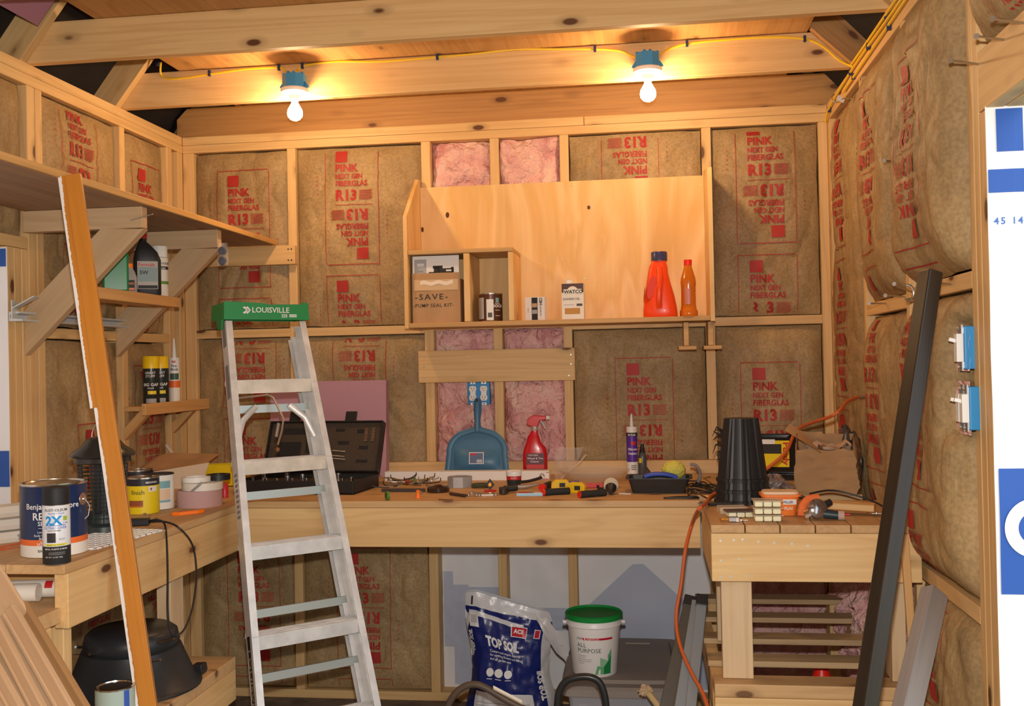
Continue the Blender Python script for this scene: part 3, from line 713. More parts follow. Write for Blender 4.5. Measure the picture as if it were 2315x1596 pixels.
for d in (0, .012):
    lt.add([q(-.092+d*.9, .044), q(-.084+d*.9, .047), q(-.064+d*.2, .034), q(-.084+d*.9, .021), q(-.092+d*.9, .024), q(-.078+d*.2, .034)], [(0, 5, 2, 1), (5, 4, 3, 2)], WHITEINK)
lt.build('cap_shell', cp)
# side lettering on the left rail
sl = MB()
lx = lambda s_: lp(-(hw(s_))-.0008, s_, .028)
def sidefn(x, y):   # x along the rail downwards, y across
    s_ = 1.95*sp-x; p_ = lp(-hw(s_)-.0012, s_, .018+.02-y*1.0); return p_
sl.rect(-.02, -.006, .40, .020, BLACK, lambda x, y: (lambda v: v+Vector((.0006, 0, 0)))(sidefn(x, y)), 12, 1)
sl.text('LOUISVILLE', .026, plain('grey_ink', (.35, .35, .35), .5), lambda x, y: sidefn(.02+x, -.002+y), sx=1.9, bold=.01); sl.build('rail_label', lad)
sl = MB()
for i in range(9): sl.rect(-.56+i*.018, .0, -.56+i*.018+.010, .024, plain('sticker_grey', (.25, .25, .25), .6), sidefn)
sl.rect(-.95, -.004, -.83, .026, plain('sticker_grey', (.25, .25, .25), .6), sidefn); sl.rect(-1.12, -.004, -1.02, .026, plain('sticker_grey', (.25, .25, .25), .6), sidefn); sl.build('warning_stickers', lad)
# ================================================================ lamps, cables, wall fittings
BLUEP = plain('blue_box', (.03, .27, .62), .35)
YEL = plain('yellow_cable', (.85, .55, .02), .4); CLIP = plain('clip_blue', (.02, .03, .09), .5)
bulbm = plain('lit_bulb', (1, .9, .7), .4, emit=(BULB_C, BULB_E*12))
PORC = plain('porcelain', (.85, .84, .80), .25)
def bulb_fixture(x, label):
    t = thing('ceiling_lamp', label, 'lamp', (x, -.601, HT+.022), group='bare bulb fittings on the ceiling joist')
    b_ = MB(); oct_ = [(.047*math.cos(a)*1.0, .047*math.sin(a)) for a in [PI/8+i*PI/4 for i in range(8)]]
    b_.prism(oct_, 'z', 0, .056, BLUEP)
    for a in (20, 75, 105, 160): b_.box((-.006, -.004, .056), (.006, .004, .062), BLUEP, M=Matrix.Rotation(math.radians(-a), 4, 'Z') @ Matrix.Translation((.04, 0, 0)))
    for s_ in (-1, 1): b_.prism([(s_*.044, .0), (s_*.060, .008), (s_*.044, .03)][::s_], 'y', -.008, .008, BLUEP)
    b_.build('electrical_box', t, bevel=.0015)
    h = MB(); h.lathe([(.0, .001), (.052, .001), (.056, -.004), (.052, -.014), (.030, -.021), (.021, -.024), (.0195, -.043), (.014, -.043)], PORC, 32); h.build('lamp_holder', t)
    g = MB(); g.lathe([(.0125, -.044), (.0135, -.056), (.020, -.068), (.0275, -.081), (.030, -.095), (.0275, -.109), (.019, -.119), (.009, -.1235), (0, -.1245)], bulbm, 20); g.build('light_bulb', t)
    return t
bulb_fixture(.757, 'lit bare bulb under blue box on joist, above the step ladder')
bulb_fixture(2.140, 'lit bare bulb under blue box on joist, above the right of the shelf cabinet')
yj = -.548-.003
def cable(name, pts, label, r=.0042, mat=YEL, cat='cable', group=None, n=8):
    P = smooth(pts); o = MB().tube(P, r, mat, n).build(name); return tag(o, label, cat, group)
def smooth(pts, k=6):
    P = [Vector(p) for p in pts]; out = []
    for i in range(len(P)-1):
        a, b_, c, d = P[max(i-1, 0)], P[i], P[i+1], P[min(i+2, len(P)-1)]
        for j in range(k):
            t = j/k; out.append(.5*((2*b_)+(c-a)*t+(2*a-5*b_+4*c-d)*t*t+(3*b_-a-3*c+d)*t*t*t))
    out.append(P[-1]); return out
J = lambda X_, Y_: at('y', yj, X_, Y_)
cable('power_cable', [J(372, 150)+V(0,-.03,.01), J(364, 168), J(385, 178), J(420, 176), J(474, 168), J(560, 156), J(632, 153), J(646, 162), J(655, 172)+V(0, -.03, 0)], 'yellow power cable from left rafter to the left lamp box', group='yellow cables on the joist')
cable('power_cable', [J(676, 168)+V(0, -.03, 0), J(674, 158), J(686, 149), J(760, 139), J(860, 139), J(989, 129), J(1070, 122), J(1160, 112), J(1250, 111), J(1345, 111), J(1400, 115), J(1425, 125), J(1438, 136)+V(0, -.03, 0)], 'yellow power cable stapled along joist between the two lamp boxes', group='yellow cables on the joist')
cable('power_cable', [J(1493, 130)+V(0, -.03, 0), J(1510, 112), J(1553, 99), J(1640, 90), J(1740, 84), J(1819, 88), J(1860, 105), J(1900, 138), J(1928, 155)+V(0, -.02, 0)], 'yellow power cable curving from right lamp box to the right wall', group='yellow cables on the joist')
for X_, Y_, lb in ((474, 166, 'left of the left lamp, first'), (631, 153, 'touching the left lamp box on its left'), (684, 149, 'just right of the left lamp box'), (989, 129, 'midway between the lamps'), (1345, 111, 'left of the right lamp box'), (1553, 99, 'just right of the right lamp box'), (1819, 88, 'near the right end of the joist')):
    c_ = MB().box((-.005, -.010, -.012), (.005, 0, .012), CLIP).build('cable_staple', None, J(X_, Y_)+V(0, .002, 0), bevel=.001)
    tag(c_, 'dark blue cable staple on joist, '+lb, 'staple', 'cable staples')
cl = MB().box((-.006, -.010, -.009), (.006, 0, .009), CLIP).build('cable_staple', None, J(366, 150)+V(0, -.032, 0), bevel=.001); tag(cl, 'dark blue cable staple on the left rafter end', 'staple', 'cable staples')
R_ = lambda X_, Y_, d=.004: at('x', RW-d, X_, Y_)
cable('power_cable', [(RW-.012, -.03, HT-.085), (RW-.012, -.10, HT-.05), (RW-.008, -.3, HT-.03), (RW-.008, -.7, HT-.018), (RW-.008, -1.3, HT-.022), (RW-.008, -2.2, HT-.02)], 'lowest yellow cable bundle strand along top of right wall', .005, group='yellow cables along the right wall plate')
cable('power_cable', [(RW-.012, -.42, HT-.06), (RW-.009, -.6, HT-.055), (RW-.009, -.9, HT-.05), (RW-.009, -1.5, HT-.04), (RW-.009, -2.2, HT-.045)], 'middle yellow cable along top of right wall', .005, group='yellow cables along the right wall plate')
cable('power_cable', [(RW-.006, -.56, HT+.004), (RW-.012, -.66, HT-.005), (RW-.011, -1.0, HT-.004), (RW-.011, -2.2, HT-.003)], 'uppermost yellow cable along top of right wall', .005, group='yellow cables along the right wall plate')
for y, z, lb in ((-.10, -.05, 'nearest the back corner'), (-.55, -.02, 'below the end of the lamp joist'), (-.60, -.05, 'below the end of the lamp joist, lower one'), (-.86, -.02, 'under the right rafter'), (-1.13, -.01, 'at the near joist, upper one'), (-1.16, -.05, 'at the near joist, lower one')):
    c_ = MB().box((-.014, -.005, -.011), (.0, .005, .011), CLIP).build('cable_staple', None, (RW, y, HT+z), bevel=.001)
    tag(c_, 'dark cable staple on right wall plate, '+lb, 'staple', 'cable staples')
# outlets in a blue box on the back wall
t = thing('outlet_box', 'blue electrical box with two white duplex outlets above the dustpan', 'outlet', (1.369, -.002, 1.368))
MB().prism([(-.050, -.050), (.050, -.050), (.050, .050), (-.050, .050)], 'y', -.004, .05, BLUEP).build('box', t, bevel=.003)
OUTW = plain('outlet_white', (.86, .84, .80), .35)
for s_ in (-1, 1):
    o = MB(); x = s_*.0245
    for dz in (-.0195, .0195):
        o.prism([(x+.0165*math.cos(a)*(1 if abs(math.cos(a)) < .99 else 1), dz+max(-.0135, min(.0135, .0175*math.sin(a)))) for a in [i*PI/12 for i in range(24)]], 'y', -.014, -.004, OUTW)
    o.box((x-.012, -.011, -.012), (x+.012, -.004, .012), OUTW)
    oo = o.build('outlet', t, bevel=.0008)
    h = MB()
    for dz in (-.0195, .0195):
        h.box((x-.007, -.0145, dz-.001), (x-.005, -.0135, dz+.007), INK); h.box((x+.005, -.0145, dz-.001), (x+.007, -.0135, dz+.006), INK); h.ball((x, -.0138, dz-.007), .002, INK, 8)
    h.build('slots', oo)
    for dz in (-.047, .047): h = MB(); h.box((x-.011, -.008, dz-.006), (x+.011, -.006, dz+.006), STEEL); h.ball((x, -.009, dz), .0035, STEEL, 8); h.build('mounting_strap', oo)
def switchbox(y, z, nsw, label):
    t = thing('switch_box', label, 'light switch', (RW+.008, y, z), group='blue switch boxes by the doorway')
    MB().box((-.03, -.027*nsw, -.052), (.06, .027, .052), BLUEP).build('box', t, bevel=.003)
    for i in range(nsw):
        yy = -.038+i*.03 if nsw > 1 else -.006
        o = MB(); o.box((-.046, yy-.012, -.034), (-.03, yy+.012, .034), OUTW); o.build('switch_body', t, bevel=.001)
        o = MB(); o.box((-.064, yy-.004, -.002), (-.044, yy+.004, .007), OUTW, M=Matrix.Rotation(.3, 4, 'Y')); o.build('toggle', t, bevel=.001)
        o = MB()
        o.prism([(-.034, -.056), (-.030, -.056), (-.030, .056), (-.034, .056)], 'y', yy-.009, yy+.009, STEEL)
        for dz in (-.047, .047): o.ball((-.037, yy, dz), .0045, STEEL, 8)
        o.build('mounting_strap', t)
    return t
switchbox(-1.872, 1.512, 1, 'blue switch box with one white toggle, upper of two beside doorway')
switchbox(-1.872, 1.367, 2, 'blue switch box with two white toggles, lower of two beside doorway')
for z0, z1, lb in ((1.455, 1.565, 'upper'), (1.30, 1.43, 'lower')):
    w_ = MB().grid(14, 20, lambda u, v: (RW-.012-.010*noise.noise((u*6, v*6, 3)), -1.775-.125*u+.012*noise.noise((v*5, 1, 2))*(1-u), z0+(z1-z0)*v), PW).build('insulation_wool')
    tag(w_, 'patch of pink insulation showing around the %s blue switch box' % lb, 'insulation', 'bare pink insulation between studs')
# nails and hooks
def nail(p0, d, L, label):
    o = MB().tube([p0, Vector(p0)+Vector(d).normalized()*L], .0028, STEEL, 8); hp = Vector(p0)+Vector(d).normalized()*L
    o.tube([hp, hp+Vector(d).normalized()*.002], .006, STEEL, 10)
    return tag(o.build('nail'), label, 'nail', 'long nails on the right wall')
def nailpx(Xh, Yh, Xb, Yb, label):
    """nail rooted on the right wall, its head standing 85 mm proud"""
    b_ = at('x', RW, Xb, Yb); h_ = at('x', RW-.085, Xh, Yh); nail(b_, h_-b_, (h_-b_).length, label)
nailpx(2245, 42, 2314, 52, 'long nail above the doorway header, topmost right')
nailpx(2208, 82, 2270, 90, 'long nail above the doorway header, middle one')
nailpx(2150, 137, 2212, 145, 'long nail on header end beside the doorway')
nailpx(2000, 363, 2045, 366, 'thin nail on the upper right wall stud')
nailpx(2094, 637, 2150, 643, 'long nail over the top of the leaning dark beam')
nailpx(2002, 668, 2045, 671, 'long nail on right wall block left of the hook')
nailpx(1965, 686, 2002, 686, 'short nail on right wall block, lowest left')
nailpx(2022, 642, 2060, 660, 'bent nail beside the steel hook')
hk = at('x', RW-.06, 2052, 662)
o = MB().tube([hk+V(.06, 0, -.01)]+[hk+V(-.022*math.cos(a)*.6, .022*math.cos(a)*.5, .022*math.sin(a)) for a in [math.radians(-60-i*22) for i in range(11)]], .0035, CHROME, 8)
tag(o.build('hook'), 'bright steel screw hook on the right wall block', 'hook')
t = thing('hook', 'steel screw hook with white tag near the top back right corner', 'hook', at('x', RW-.05, 1898, 224))
MB().tube([(.05, 0, 0), (.01, 0, 0)]+[(-.012+.016*math.cos(a), 0, .004+.016*math.sin(a)) for a in [math.radians(-30-i*24) for i in range(10)]], .0025, CHROME, 8).build('hook_wire', t)
MB().box((-.012, -.004, -.008), (.018, -.001, .010), WHITE).build('paper_tag', t, rot=(0, .5, .3))
# ================================================================ things on the left bench
def cylfn(r, th, z0=0, off=.0007): return lambda x, y: ((r+off)*math.cos(th+x/r), (r+off)*math.sin(th+x/r), z0+y)
def curved(mb, r, th, x0, z0, x1, z1, mat, off=.0005, n=14): mb.rect(x0, z0, x1, z1, mat, cylfn(r, th, 0, off), max(2, n), 1)
def P_(name, col, r=.45, **k): return plain(name, col, r, **k)
LIDM = P_('can_lid', (.62, .60, .56), .22, metal=1)
NAVY = P_('navy_label', (.012, .03, .10), .3); ORNG = P_('orange_print', (.80, .16, .03), .45); CREAM = P_('cream_label', (.80, .77, .70), .45)
def can(name, p, r, h, label, cat, bands, group=None, handle=False, rim=LIDM, texts=(), lidcol=None, lid=True):
    """tin with rims; bands: [(z0, z1, material)] from foot to top"""
    t = thing(name, label, cat, p, group=group); th = facing(p)
    b_ = MB(); prof = [(r*.97, 0), (r, .002)]; mats = [rim]
    for z0, z1, m in bands:
        prof += [(r, z0*h+.003), (r, z1*h)]; mats += [m, m]
    prof += [(r*1.015, h-.004), (r*1.015, h), (r*.93, h)]; mats += [rim, rim, rim]
    mats = mats[:len(prof)-1]
    b_.lathe(prof, rim, 40, mats=mats, cap=False); b_.lathe([(0, .001), (r*.97, .001)], rim, 40, cap=False)
    for f in texts: f(b_, r, th, h)
    b_.build('can_body', t)
    if lid: MB().lathe([(r*.93, h-.001), (r*.90, h-.006), (r*.84, h-.006), (r*.80, h-.003), (0, h-.003)], lidcol or rim, 40, cap=False).build('lid', t)
    return t, th
def tx(s, x, z, size, mat, sx=1, bold=.01, align='C', off=.0009):
    return lambda mb, r, th, h: mb.text(s, size, mat, (lambda a, b_: cylfn(r, th, 0, off)(x+a, z+b_)), sx=sx, bold=bold, align=align)
def bx(x0, z0, x1, z1, mat, off=.0006): return lambda mb, r, th, h: curved(mb, r, th, x0, z0, x1, z1, mat, off)
p = stand(124, 1261, .083)
t, th = can('paint_can', p, .0835, .192, 'large navy blue paint can with orange band at the left bench front', 'paint can', [(0, .17, CREAM), (.17, .25, ORNG), (.25, .97, NAVY)],
    texts=[tx('Benjamin Moore', -.005, .128, .021, WHITEINK), tx('REGAL', -.015, .100, .027, WHITEINK, bold=.015), tx('SELECT', -.015, .085, .016, WHITEINK), tx('Long-Lasting', -.022, .066, .008, WHITEINK, bold=0), tx('Easily Clean Stains', -.022, .057, .008, WHITEINK, bold=0), bx(-.04, .078, .01, .079, WHITEINK),
           tx('INTERIOR', -.018, .048, .009, WHITEINK), tx('Acrylic Paint', -.018, .040, .007, WHITEINK, bold=0), tx('SATIN/PEARL', -.018, .034, .009, WHITEINK), tx('BASE 1', -.028, .016, .010, INK),
           lambda mb, r, th, h: mb.add([cylfn(r, th, 0, .001)(x, z) for x, z in ((-.022, .150), (-.008, .172), (.006, .150), (-.008, .158))], [(0, 3, 1), (3, 2, 1)], WHITEINK)])
eb = MB(); a = th+1.0; eb.ball((.084*math.cos(a), .084*math.sin(a), .145), .008, CHROME, 12)
eb.lathe([(.017, 0), (.016, .002), (0, .003)], P_('rust_lug', (.35, .22, .16), .4, metal=.6), 20, M=Matrix.Translation((.0835*math.cos(a), .0835*math.sin(a), .145)) @ Matrix.Rotation(a, 4, 'Z') @ Matrix.Rotation(PI/2, 4, 'Y')); eb.build('handle_lug', t)
MB().tube([(.09*math.cos(a), .09*math.sin(a), .145), (.098*math.cos(a+.1), .098*math.sin(a+.1), .125), (.096*math.cos(a+.05), .096*math.sin(a+.05), .10), (.09*math.cos(a-.03), .09*math.sin(a-.03), .092)], .0014, STEEL, 6).build('wire_handle', t)
# spray can
p = stand(129, 1279, .033)
SPW = P_('spray_label', (.72, .74, .78), .3)
t = thing('spray_can', 'black capped spray paint can standing before the navy paint can', 'spray can', p); th = facing(p)
b_ = MB().lathe([(.031, 0), (.033, .003), (.033, .048), (.033, .150), (.031, .153), (.030, .154)], STEEL, 32, mats=[STEEL, INK, SPW, STEEL, STEEL])
for f in (tx('RUST-OLEUM', -.001, .136, .0095, INK), tx("Painter's Touch", 0, .129, .006, P_('blue_print', (.05, .12, .5))), tx('2X', -.006, .103, .030, P_('sky_blue_print', (.01, .30, .75)), sx=1.05, bold=.04), bx(-.028, .100, .022, .1015, P_('blue_print', (.05, .12, .5))), tx('ULTRA COVER', -.003, .092, .0085, P_('blue_print', (.05, .12, .5))), tx('PAINT+PRIMER', -.006, .086, .005, INK),
          bx(-.024, .058, -.002, .082, P_('dark_picture', (.03, .03, .035))), tx('FLAT', .013, .064, .0065, INK, bold=0), bx(-.030, .050, .026, .055, P_('yellow_print', (.80, .72, .03))), tx('BONDS TO PLASTIC!', -.003, .0505, .0045, INK), tx('METAL, PLASTIC & MORE', -.002, .040, .005, WHITEINK), tx('NET WT. 12 OZ. 340g', -.008, .020, .0045, WHITEINK, bold=0),
          bx(-.02, .032, .02, .033, P_('grey_ink', (.35, .35, .35))), bx(-.02, .028, .02, .029, P_('grey_ink', (.35, .35, .35))), bx(.016, .112, .027, .123, P_('green_badge', (.35, .5, .05))), tx('S-100', .0215, .104, .006, P_('blue_print', (.05, .12, .5)))): f(b_, .033, th, .15)
b_.build('can_body', t)
MB().lathe([(.0322, .150), (.0322, .190), (.030, .195), (0, .196)], P_('matt_black', (.012, .012, .014), .6), 32).build('cap', t)
# bug zapper lantern
p = stand(235, 1208, .07)
ZG = P_('zapper_plastic', (.025, .035, .035), .35)
t = thing('bug_zapper', 'dark caged bug zapper lantern with ring handle, behind leaning orange board', 'bug zapper', p); t.scale = (.97, .97, .97)
MB().lathe([(.066, 0), (.070, .004), (.066, .020), (.052, .030), (.050, .060), (.0, .061)], ZG, 32).build('base', t)
g = MB()
for i in range(12):
    a = i*PI/6
    g.tube([(.056*math.cos(a), .056*math.sin(a), .03), (.074*math.cos(a), .074*math.sin(a), .218)], .0028, ZG, 6)
for z in [.045+i*.0125 for i in range(14)]:
    rr = .056+(z-.03)/.188*.018; g.tube([(rr*math.cos(a), rr*math.sin(a), z) for a in [j*PI/14 for j in range(28)]], .0016, ZG, 5, closed=True)
g.build('cage', t); MB().lathe([(.03, .06), (.03, .215)], P_('zapper_core', (.05, .05, .055), .3, metal=.5), 20).build('grid_core', t)
MB().lathe([(.080, .215), (.084, .218), (.084, .232), (.097, .236), (.099, .242), (.090, .252), (.066, .268), (.050, .288), (.032, .296), (.0, .298)], P_('zapper_hood', (.05, .05, .045), .18, metal=.45), 36).build('hood', t)
MB().tube([(.035*math.cos(a), 0, .296+.045*math.sin(a)) for a in [i*PI/12 for i in range(13)]], .0022, STEEL, 8).build('ring_handle', t)
# quart cans
YL = P_('yellow_label', (.82, .62, .01), .4)
p = stand(324, 1164, .054)
t, th = can('stain_can', p, .054, .124, 'yellow quart stain can behind the leaning orange board', 'stain can', [(0, .78, YL), (.78, .97, P_('dark_band', (.02, .02, .03)))],
    texts=[tx('MINWAX', .030, .104, .010, WHITEINK), bx(.018, .076, .05, .094, CREAM), bx(.024, .081, .030, .089, P_('brown_print', (.3, .08, .03))), tx('finish', -.018, .068, .022, INK, bold=.0), bx(-.05, .03, .0, .048, P_('brown_print', (.3, .08, .03))), bx(-.05, .026, .0, .029, P_('red_print', (.55, .02, .02)))], lidcol=LIDM)
p = stand(358, 1154, .054)
t, th = can('paint_can', p, .054, .124, 'white quart paint can with teal label beside yellow stain can', 'paint can', [(0, .97, CREAM)], rim=P_('black_tin', (.03, .03, .03), .3), lidcol=P_('black_tin', (.03, .03, .03), .3),
    texts=[bx(-.005, .075, .045, .100, P_('teal_print', (.20, .42, .45))), bx(-.005, .035, .045, .072, P_('peach_print', (.75, .55, .38))), bx(-.005, .026, .045, .034, P_('teal_print', (.20, .42, .45)))])
p = stand(283, 1150, .05)
t, th = can('stain_can', p+Vector((0, .10, 0)), .052, .124, 'dark quart can half hidden behind bug zapper and yellow can', 'stain can', [(0, .97, P_('dark_band', (.02, .02, .03)))])
# rolls of tape
p = stand(452, 1149, .078)
PMESH = P_('pink_mesh_tape', (.66, .42, .42), .8, bump=.6, bscale=400)
t = MB().lathe([(.052, 0), (.078, 0), (.078, .058), (.052, .058), (.052, 0)], PMESH, 40, cap=False).build('tape_roll', None, p); tag(t, 'wide pink mesh tape roll, bottom of the stack', 'tape', 'stacked tape rolls')
t = thing('tape_roll', 'white tape roll with grey tail, middle of the stack', 'tape', p+V(.012, 0, .0585), group='stacked tape rolls')
MB().lathe([(.045, 0), (.070, 0), (.070, .026), (.045, .026), (.045, 0)], CREAM, 40, cap=False).build('roll', t)
MB().grid(8, 3, lambda u, v: ((.0712*math.cos(-1.9+.02*u+.7*u), .0712*math.sin(-1.9+.7*u), -.018+.042*u+.012*v)), P_('grey_tape', (.30, .29, .28), .5)).build('tape_tail', t)
t = MB().lathe([(.040, 0), (.050, 0), (.050, .018), (.040, .018), (.040, 0)], P_('white_tape', (.85, .84, .8), .4), 40, cap=False).build('tape_roll', None, p+V(-.012, 0, .0855)); tag(t, 'small white tape ring on top of the stack', 'tape', 'stacked tape rolls')
t = MB().lathe([(.028, 0), (.042, 0), (.042, .020), (.028, .020), (.028, 0)], BLACK, 32, cap=False).build('tape_roll', None, p+V(.045, .06, .0855)); tag(t, 'black tape ring at the back of the stack', 'tape', 'stacked tape rolls')
t = MB().box((-.02, -.02, 0), (.02, .02, .035), BLACK).build('plastic_block', None, stand(398, 1140, .02)+V(0, .06, 0), (0, 0, .4), bevel=.003); tag(t, 'black plastic block between white can and tape rolls', 'block')
t = MB().lathe([(.014, 0), (.014, .05), (.010, .055)], P_('red_plastic', (.55, .02, .03), .35), 20).build('red_cap_bottle', None, at('z', ZB, 508, 1125)+V(0, .0, 0)); tag(t, 'small red capped bottle right of the tape rolls', 'bottle')
# yellow bin and cardboard
p = at('z', ZB, 468, 1098)
YP = P_('yellow_plastic', (.85, .62, .01), .4)
t = MB().prism([(-.135, 0), (.14, 0), (.15, .085), (.02, .09), (.012, .084), (.004, .09), (-.135, .075)], 'y', 0, .003, YP); t.prism([(-.135, 0), (.14, 0), (.15, .085), (-.135, .075)], 'y', .16, .163, YP); t.box((-.135, 0, 0), (.14, .163, .003), YP)
t.prism([(0, 0), (.16, 0), (.16, .08), (0, .075)], 'x', -.137, -.134, YP); t.prism([(0, 0), (.16, 0), (.16, .08), (0, .085)], 'x', .140, .143, YP)
t = t.build('plastic_bin', None, (p.x-.01, p.y-.03, ZB)); tag(t, 'yellow plastic bin on left bench behind the ladder', 'bin')
CB = P_('cardboard', (.50, .30, .15), .8, var=.15); CBI = P_('cardboard_inside', (.62, .44, .28), .8)
t = thing('cardboard_box', 'low open cardboard box with pale front behind the paint cans', 'box', (.07, -.52, ZB), .10)
MB().prism([(-.20, 0), (.22, 0), (.26, .105), (-.20, .04)], 'y', -.001, .002, P_('pale_board', (.76, .60, .42), .7)).build('front_panel', t)
MB().grid(6, 4, lambda u, v: (-.20+.44*u, .03+.16*v, .045+.055*u+.06*v*(1-abs(2*u-1)*.6)), CB).build('flap', t)
MB().box((-.20, .002, 0), (.22, .24, .004), CB).build('bottom', t)
t = MB().box((-.006, -.002, 0), (.006, .002, .18), P_('clear_tubing', (.70, .60, .50), .3)).build('plastic_stick', None, at('z', ZB, 432, 1090)+V(0, -.0, .02), (0, math.radians(-38), 0)); tag(t, 'thin translucent stick leaning behind the tape rolls', 'stick')
# orange clamp, nuts, plug
OR = P_('orange_plastic', (.95, .20, .01), .4)
p = at('z', ZB, 422, 1164)
m = MB(); m.prism([(-.045, -.012), (-.02, -.016), (.035, .018), (.050, .040), (.050, .055), (.044, .055), (.040, .040), (.022, .036), (.022, .052), (.017, .052), (.012, .028), (-.03, .004), (-.05, .0)], 'z', 0, .012, OR)
t = m.build('spring_clamp', None, (p.x, p.y, ZB), (0, 0, .25), bevel=.002); tag(t, 'orange plastic clamp lying in front of the tape rolls', 'clamp')
for i, (X_, Y_) in enumerate(((327, 1166), (337, 1168), (354, 1175))):
    t = MB().lathe([(.004, 0), (.007, 0), (.007, .009), (.004, .009), (.004, 0)], CHROME, 6, cap=False, smooth=False).build('hex_nut', None, at('z', ZB, X_, Y_)); tag(t, 'shiny hex nut on the left bench, %s' % ('leftmost of three', 'middle of three', 'nearest the clamp')[i], 'nut', 'loose hex nuts')
p = at('z', ZB, 312, 1188)
t = thing('looped_cord', 'black power cord with plug looping off left bench edge', 'cord', (0, 0, 0))
pl = MB().box((-.035, -.018, 0), (.035, .018, .022), BLACK).build('plug', t, (p.x, p.y, ZB), (0, 0, .3), bevel=.004)
E_ = lambda X_, Y_, x=.664: at('x', x, X_, Y_)
MB().tube(smooth([(p.x+.03, p.y+.01, ZB+.012), at('z', ZB+.02, 355, 1175), at('z', ZB+.012, 372, 1185), E_(377, 1225, .672), E_(379, 1300, .70), E_(379, 1380, .72), E_(385, 1425, .73), E_(398, 1437, .74), E_(418, 1420, .73), E_(436, 1370, .71), E_(444, 1300, .69), E_(436, 1235, .672), at('z', ZB+.006, 408, 1196), at('z', ZB+.018, 375, 1180), (p.x+.032, p.y+.005, ZB+.010)]), .0032, BLACK, 8).build('cable', t)
# white grid panel
p = at('z', ZB, 300, 1212)
m = MB(); WG = P_('glossy_white', (.86, .88, .88), .12)
for i in range(9): m.box((-.09+i*.0215, -.16, 0), (-.09+i*.0215+.006, .16, .005), WG)
for i in range(12): m.box((-.09, -.16+i*.0285, 0), (.088, -.16+i*.0285+.006, .005), WG)
t = m.build('light_diffuser', None, (.55, -1.70, ZB+.0005), (0, 0, -.12)); tag(t, 'white plastic grid panel lying flat beneath the bug zapper', 'grid panel')
# white mouldings and scraps at the left edge
for i, (dz, dy, ry, lb) in enumerate(((0, 0, .0, 'lowest'), (.036, .02, .03, 'middle'), (.075, .01, .05, 'topmost'))):
    m = MB().prism([(-.02, 0), (.02, 0), (.024, .012), (.018, .030), (-.016, .034), (-.02, .02)], 'y', -.20, .20, P_('white_moulding', (.72, .68, .60), .45))
    t = m.build('moulding_strip', None, (.17+i*.02, -1.86+dy, ZB+dz), (0, 0, -.75+i*.04)); tag(t, 'off-white moulding strip at the left end of bench, %s in the pile' % lb, 'moulding', 'mouldings piled on the left bench')
m = MB().tube(smooth([(0, 0, .01), (.03, .02, .03), (.06, .0, .035), (.09, -.03, .02), (.10, -.07, .012)]), .009, P_('grey_cloth', (.33, .34, .36), .6), 8)
t = m.build('work_glove', None, at('z', ZB, 5, 1215)); tag(t, 'crumpled grey rag at the left photo edge', 'rag')
rr = random.Random(3); pts = [V(.05*math.cos(a*.9)*(1+.3*rr.random())+.02*rr.random(), .05*math.sin(a*1.1)*(1+.3*rr.random()), .003+.012*rr.random()) for a in range(16)]
t = MB().tube(smooth(pts, 4), .0012, P_('red_string', (.6, .10, .04), .6), 5).build('string', None, at('z', ZB, 35, 1243)); tag(t, 'tangled red string beside the navy paint can', 'string')
# caulk tubes on the ledge
for px_, py_, lb in ((.515, -2.00, 'front'), (.525, -1.945, 'rear')):
    t = thing('caulk_tube', 'white caulk tube lying on ledge under left bench, %s one' % lb, 'caulk tube', (px_-.03 if lb == 'front' else px_, py_, .9245), group='caulk tubes on the ledge', rot=(0, PI/2, .18))
    b_ = MB().lathe([(.0235, -.17), (.0235, .045)], CREAM, 28); f = lambda a, b__: ((.0242)*math.cos(a/.0235-2.3), (.0242)*math.sin(a/.0235-2.3), b__)
    b_.text('Caulk', .012, INK, lambda x, y: f(y, -.08+x)); b_.rect(-.010, .0 if lb == 'rear' else -.04, .012, .02 if lb == 'rear' else -.03, P_('red_print', (.55, .02, .02)), f, 4, 1)
    b_.build('tube_body', t); MB().lathe([(.0, .038), (.021, .038), (.021, .041), (0, .041)], WHITE, 24, cap=False).build('plunger', t)

# ================================================================ on the long shelf brackets
z = 2.055-.267; 
def shelfpt(X_, Y_, x): q = at('x', x, X_, Y_); return V(x, q.y, z)
p = shelfpt(262, 652, .19)
t = MB().prism([(-.045, 0), (.045, 0), (.045, .14), (.020, .17), (.020, .18), (-.045, .18)], 'y', -.03, .03, P_('green_bottle', (.01, .20, .06), .25)).build('oil_jug', None, p, (0, 0, .5), bevel=.01); tag(t, 'dark green oil jug at left on the bracket shelf', 'jug')
p = shelfpt(292, 654, .222)
GB = P_('grey_bottle', (.34, .33, .32), .35)
t = thing('oil_bottle', 'small grey two-stroke oil bottle with orange cap on bracket shelf', 'bottle', p, facing(p)+PI/2)
b_ = MB().lathe([(.024, 0), (.026, .003), (.026, .055), (.018, .080), (.013, .088), (.013, .092)], GB, 24, sx=1.1, sy=.7)
b_.rect(-.019, .006, .019, .045, INK, lambda x, y: (x, -.0195, y)); b_.text('ECHO', .012, ORNG, lambda x, y: (-.016+x, -.0200, .028+y), bold=.03); b_.rect(-.018, .008, .018, .016, ORNG, lambda x, y: (x, -.0200, y)); b_.build('bottle_body', t)
MB().lathe([(.0145, .091), (.0145, .106), (.012, .108), (0, .108)], OR, 20).build('cap', t)
p = shelfpt(334, 660, .215)
t = thing('oil_bottle', 'tall black motor oil bottle with red cap on bracket shelf', 'bottle', p, facing(p)+PI/2)
b_ = MB(); sec = []
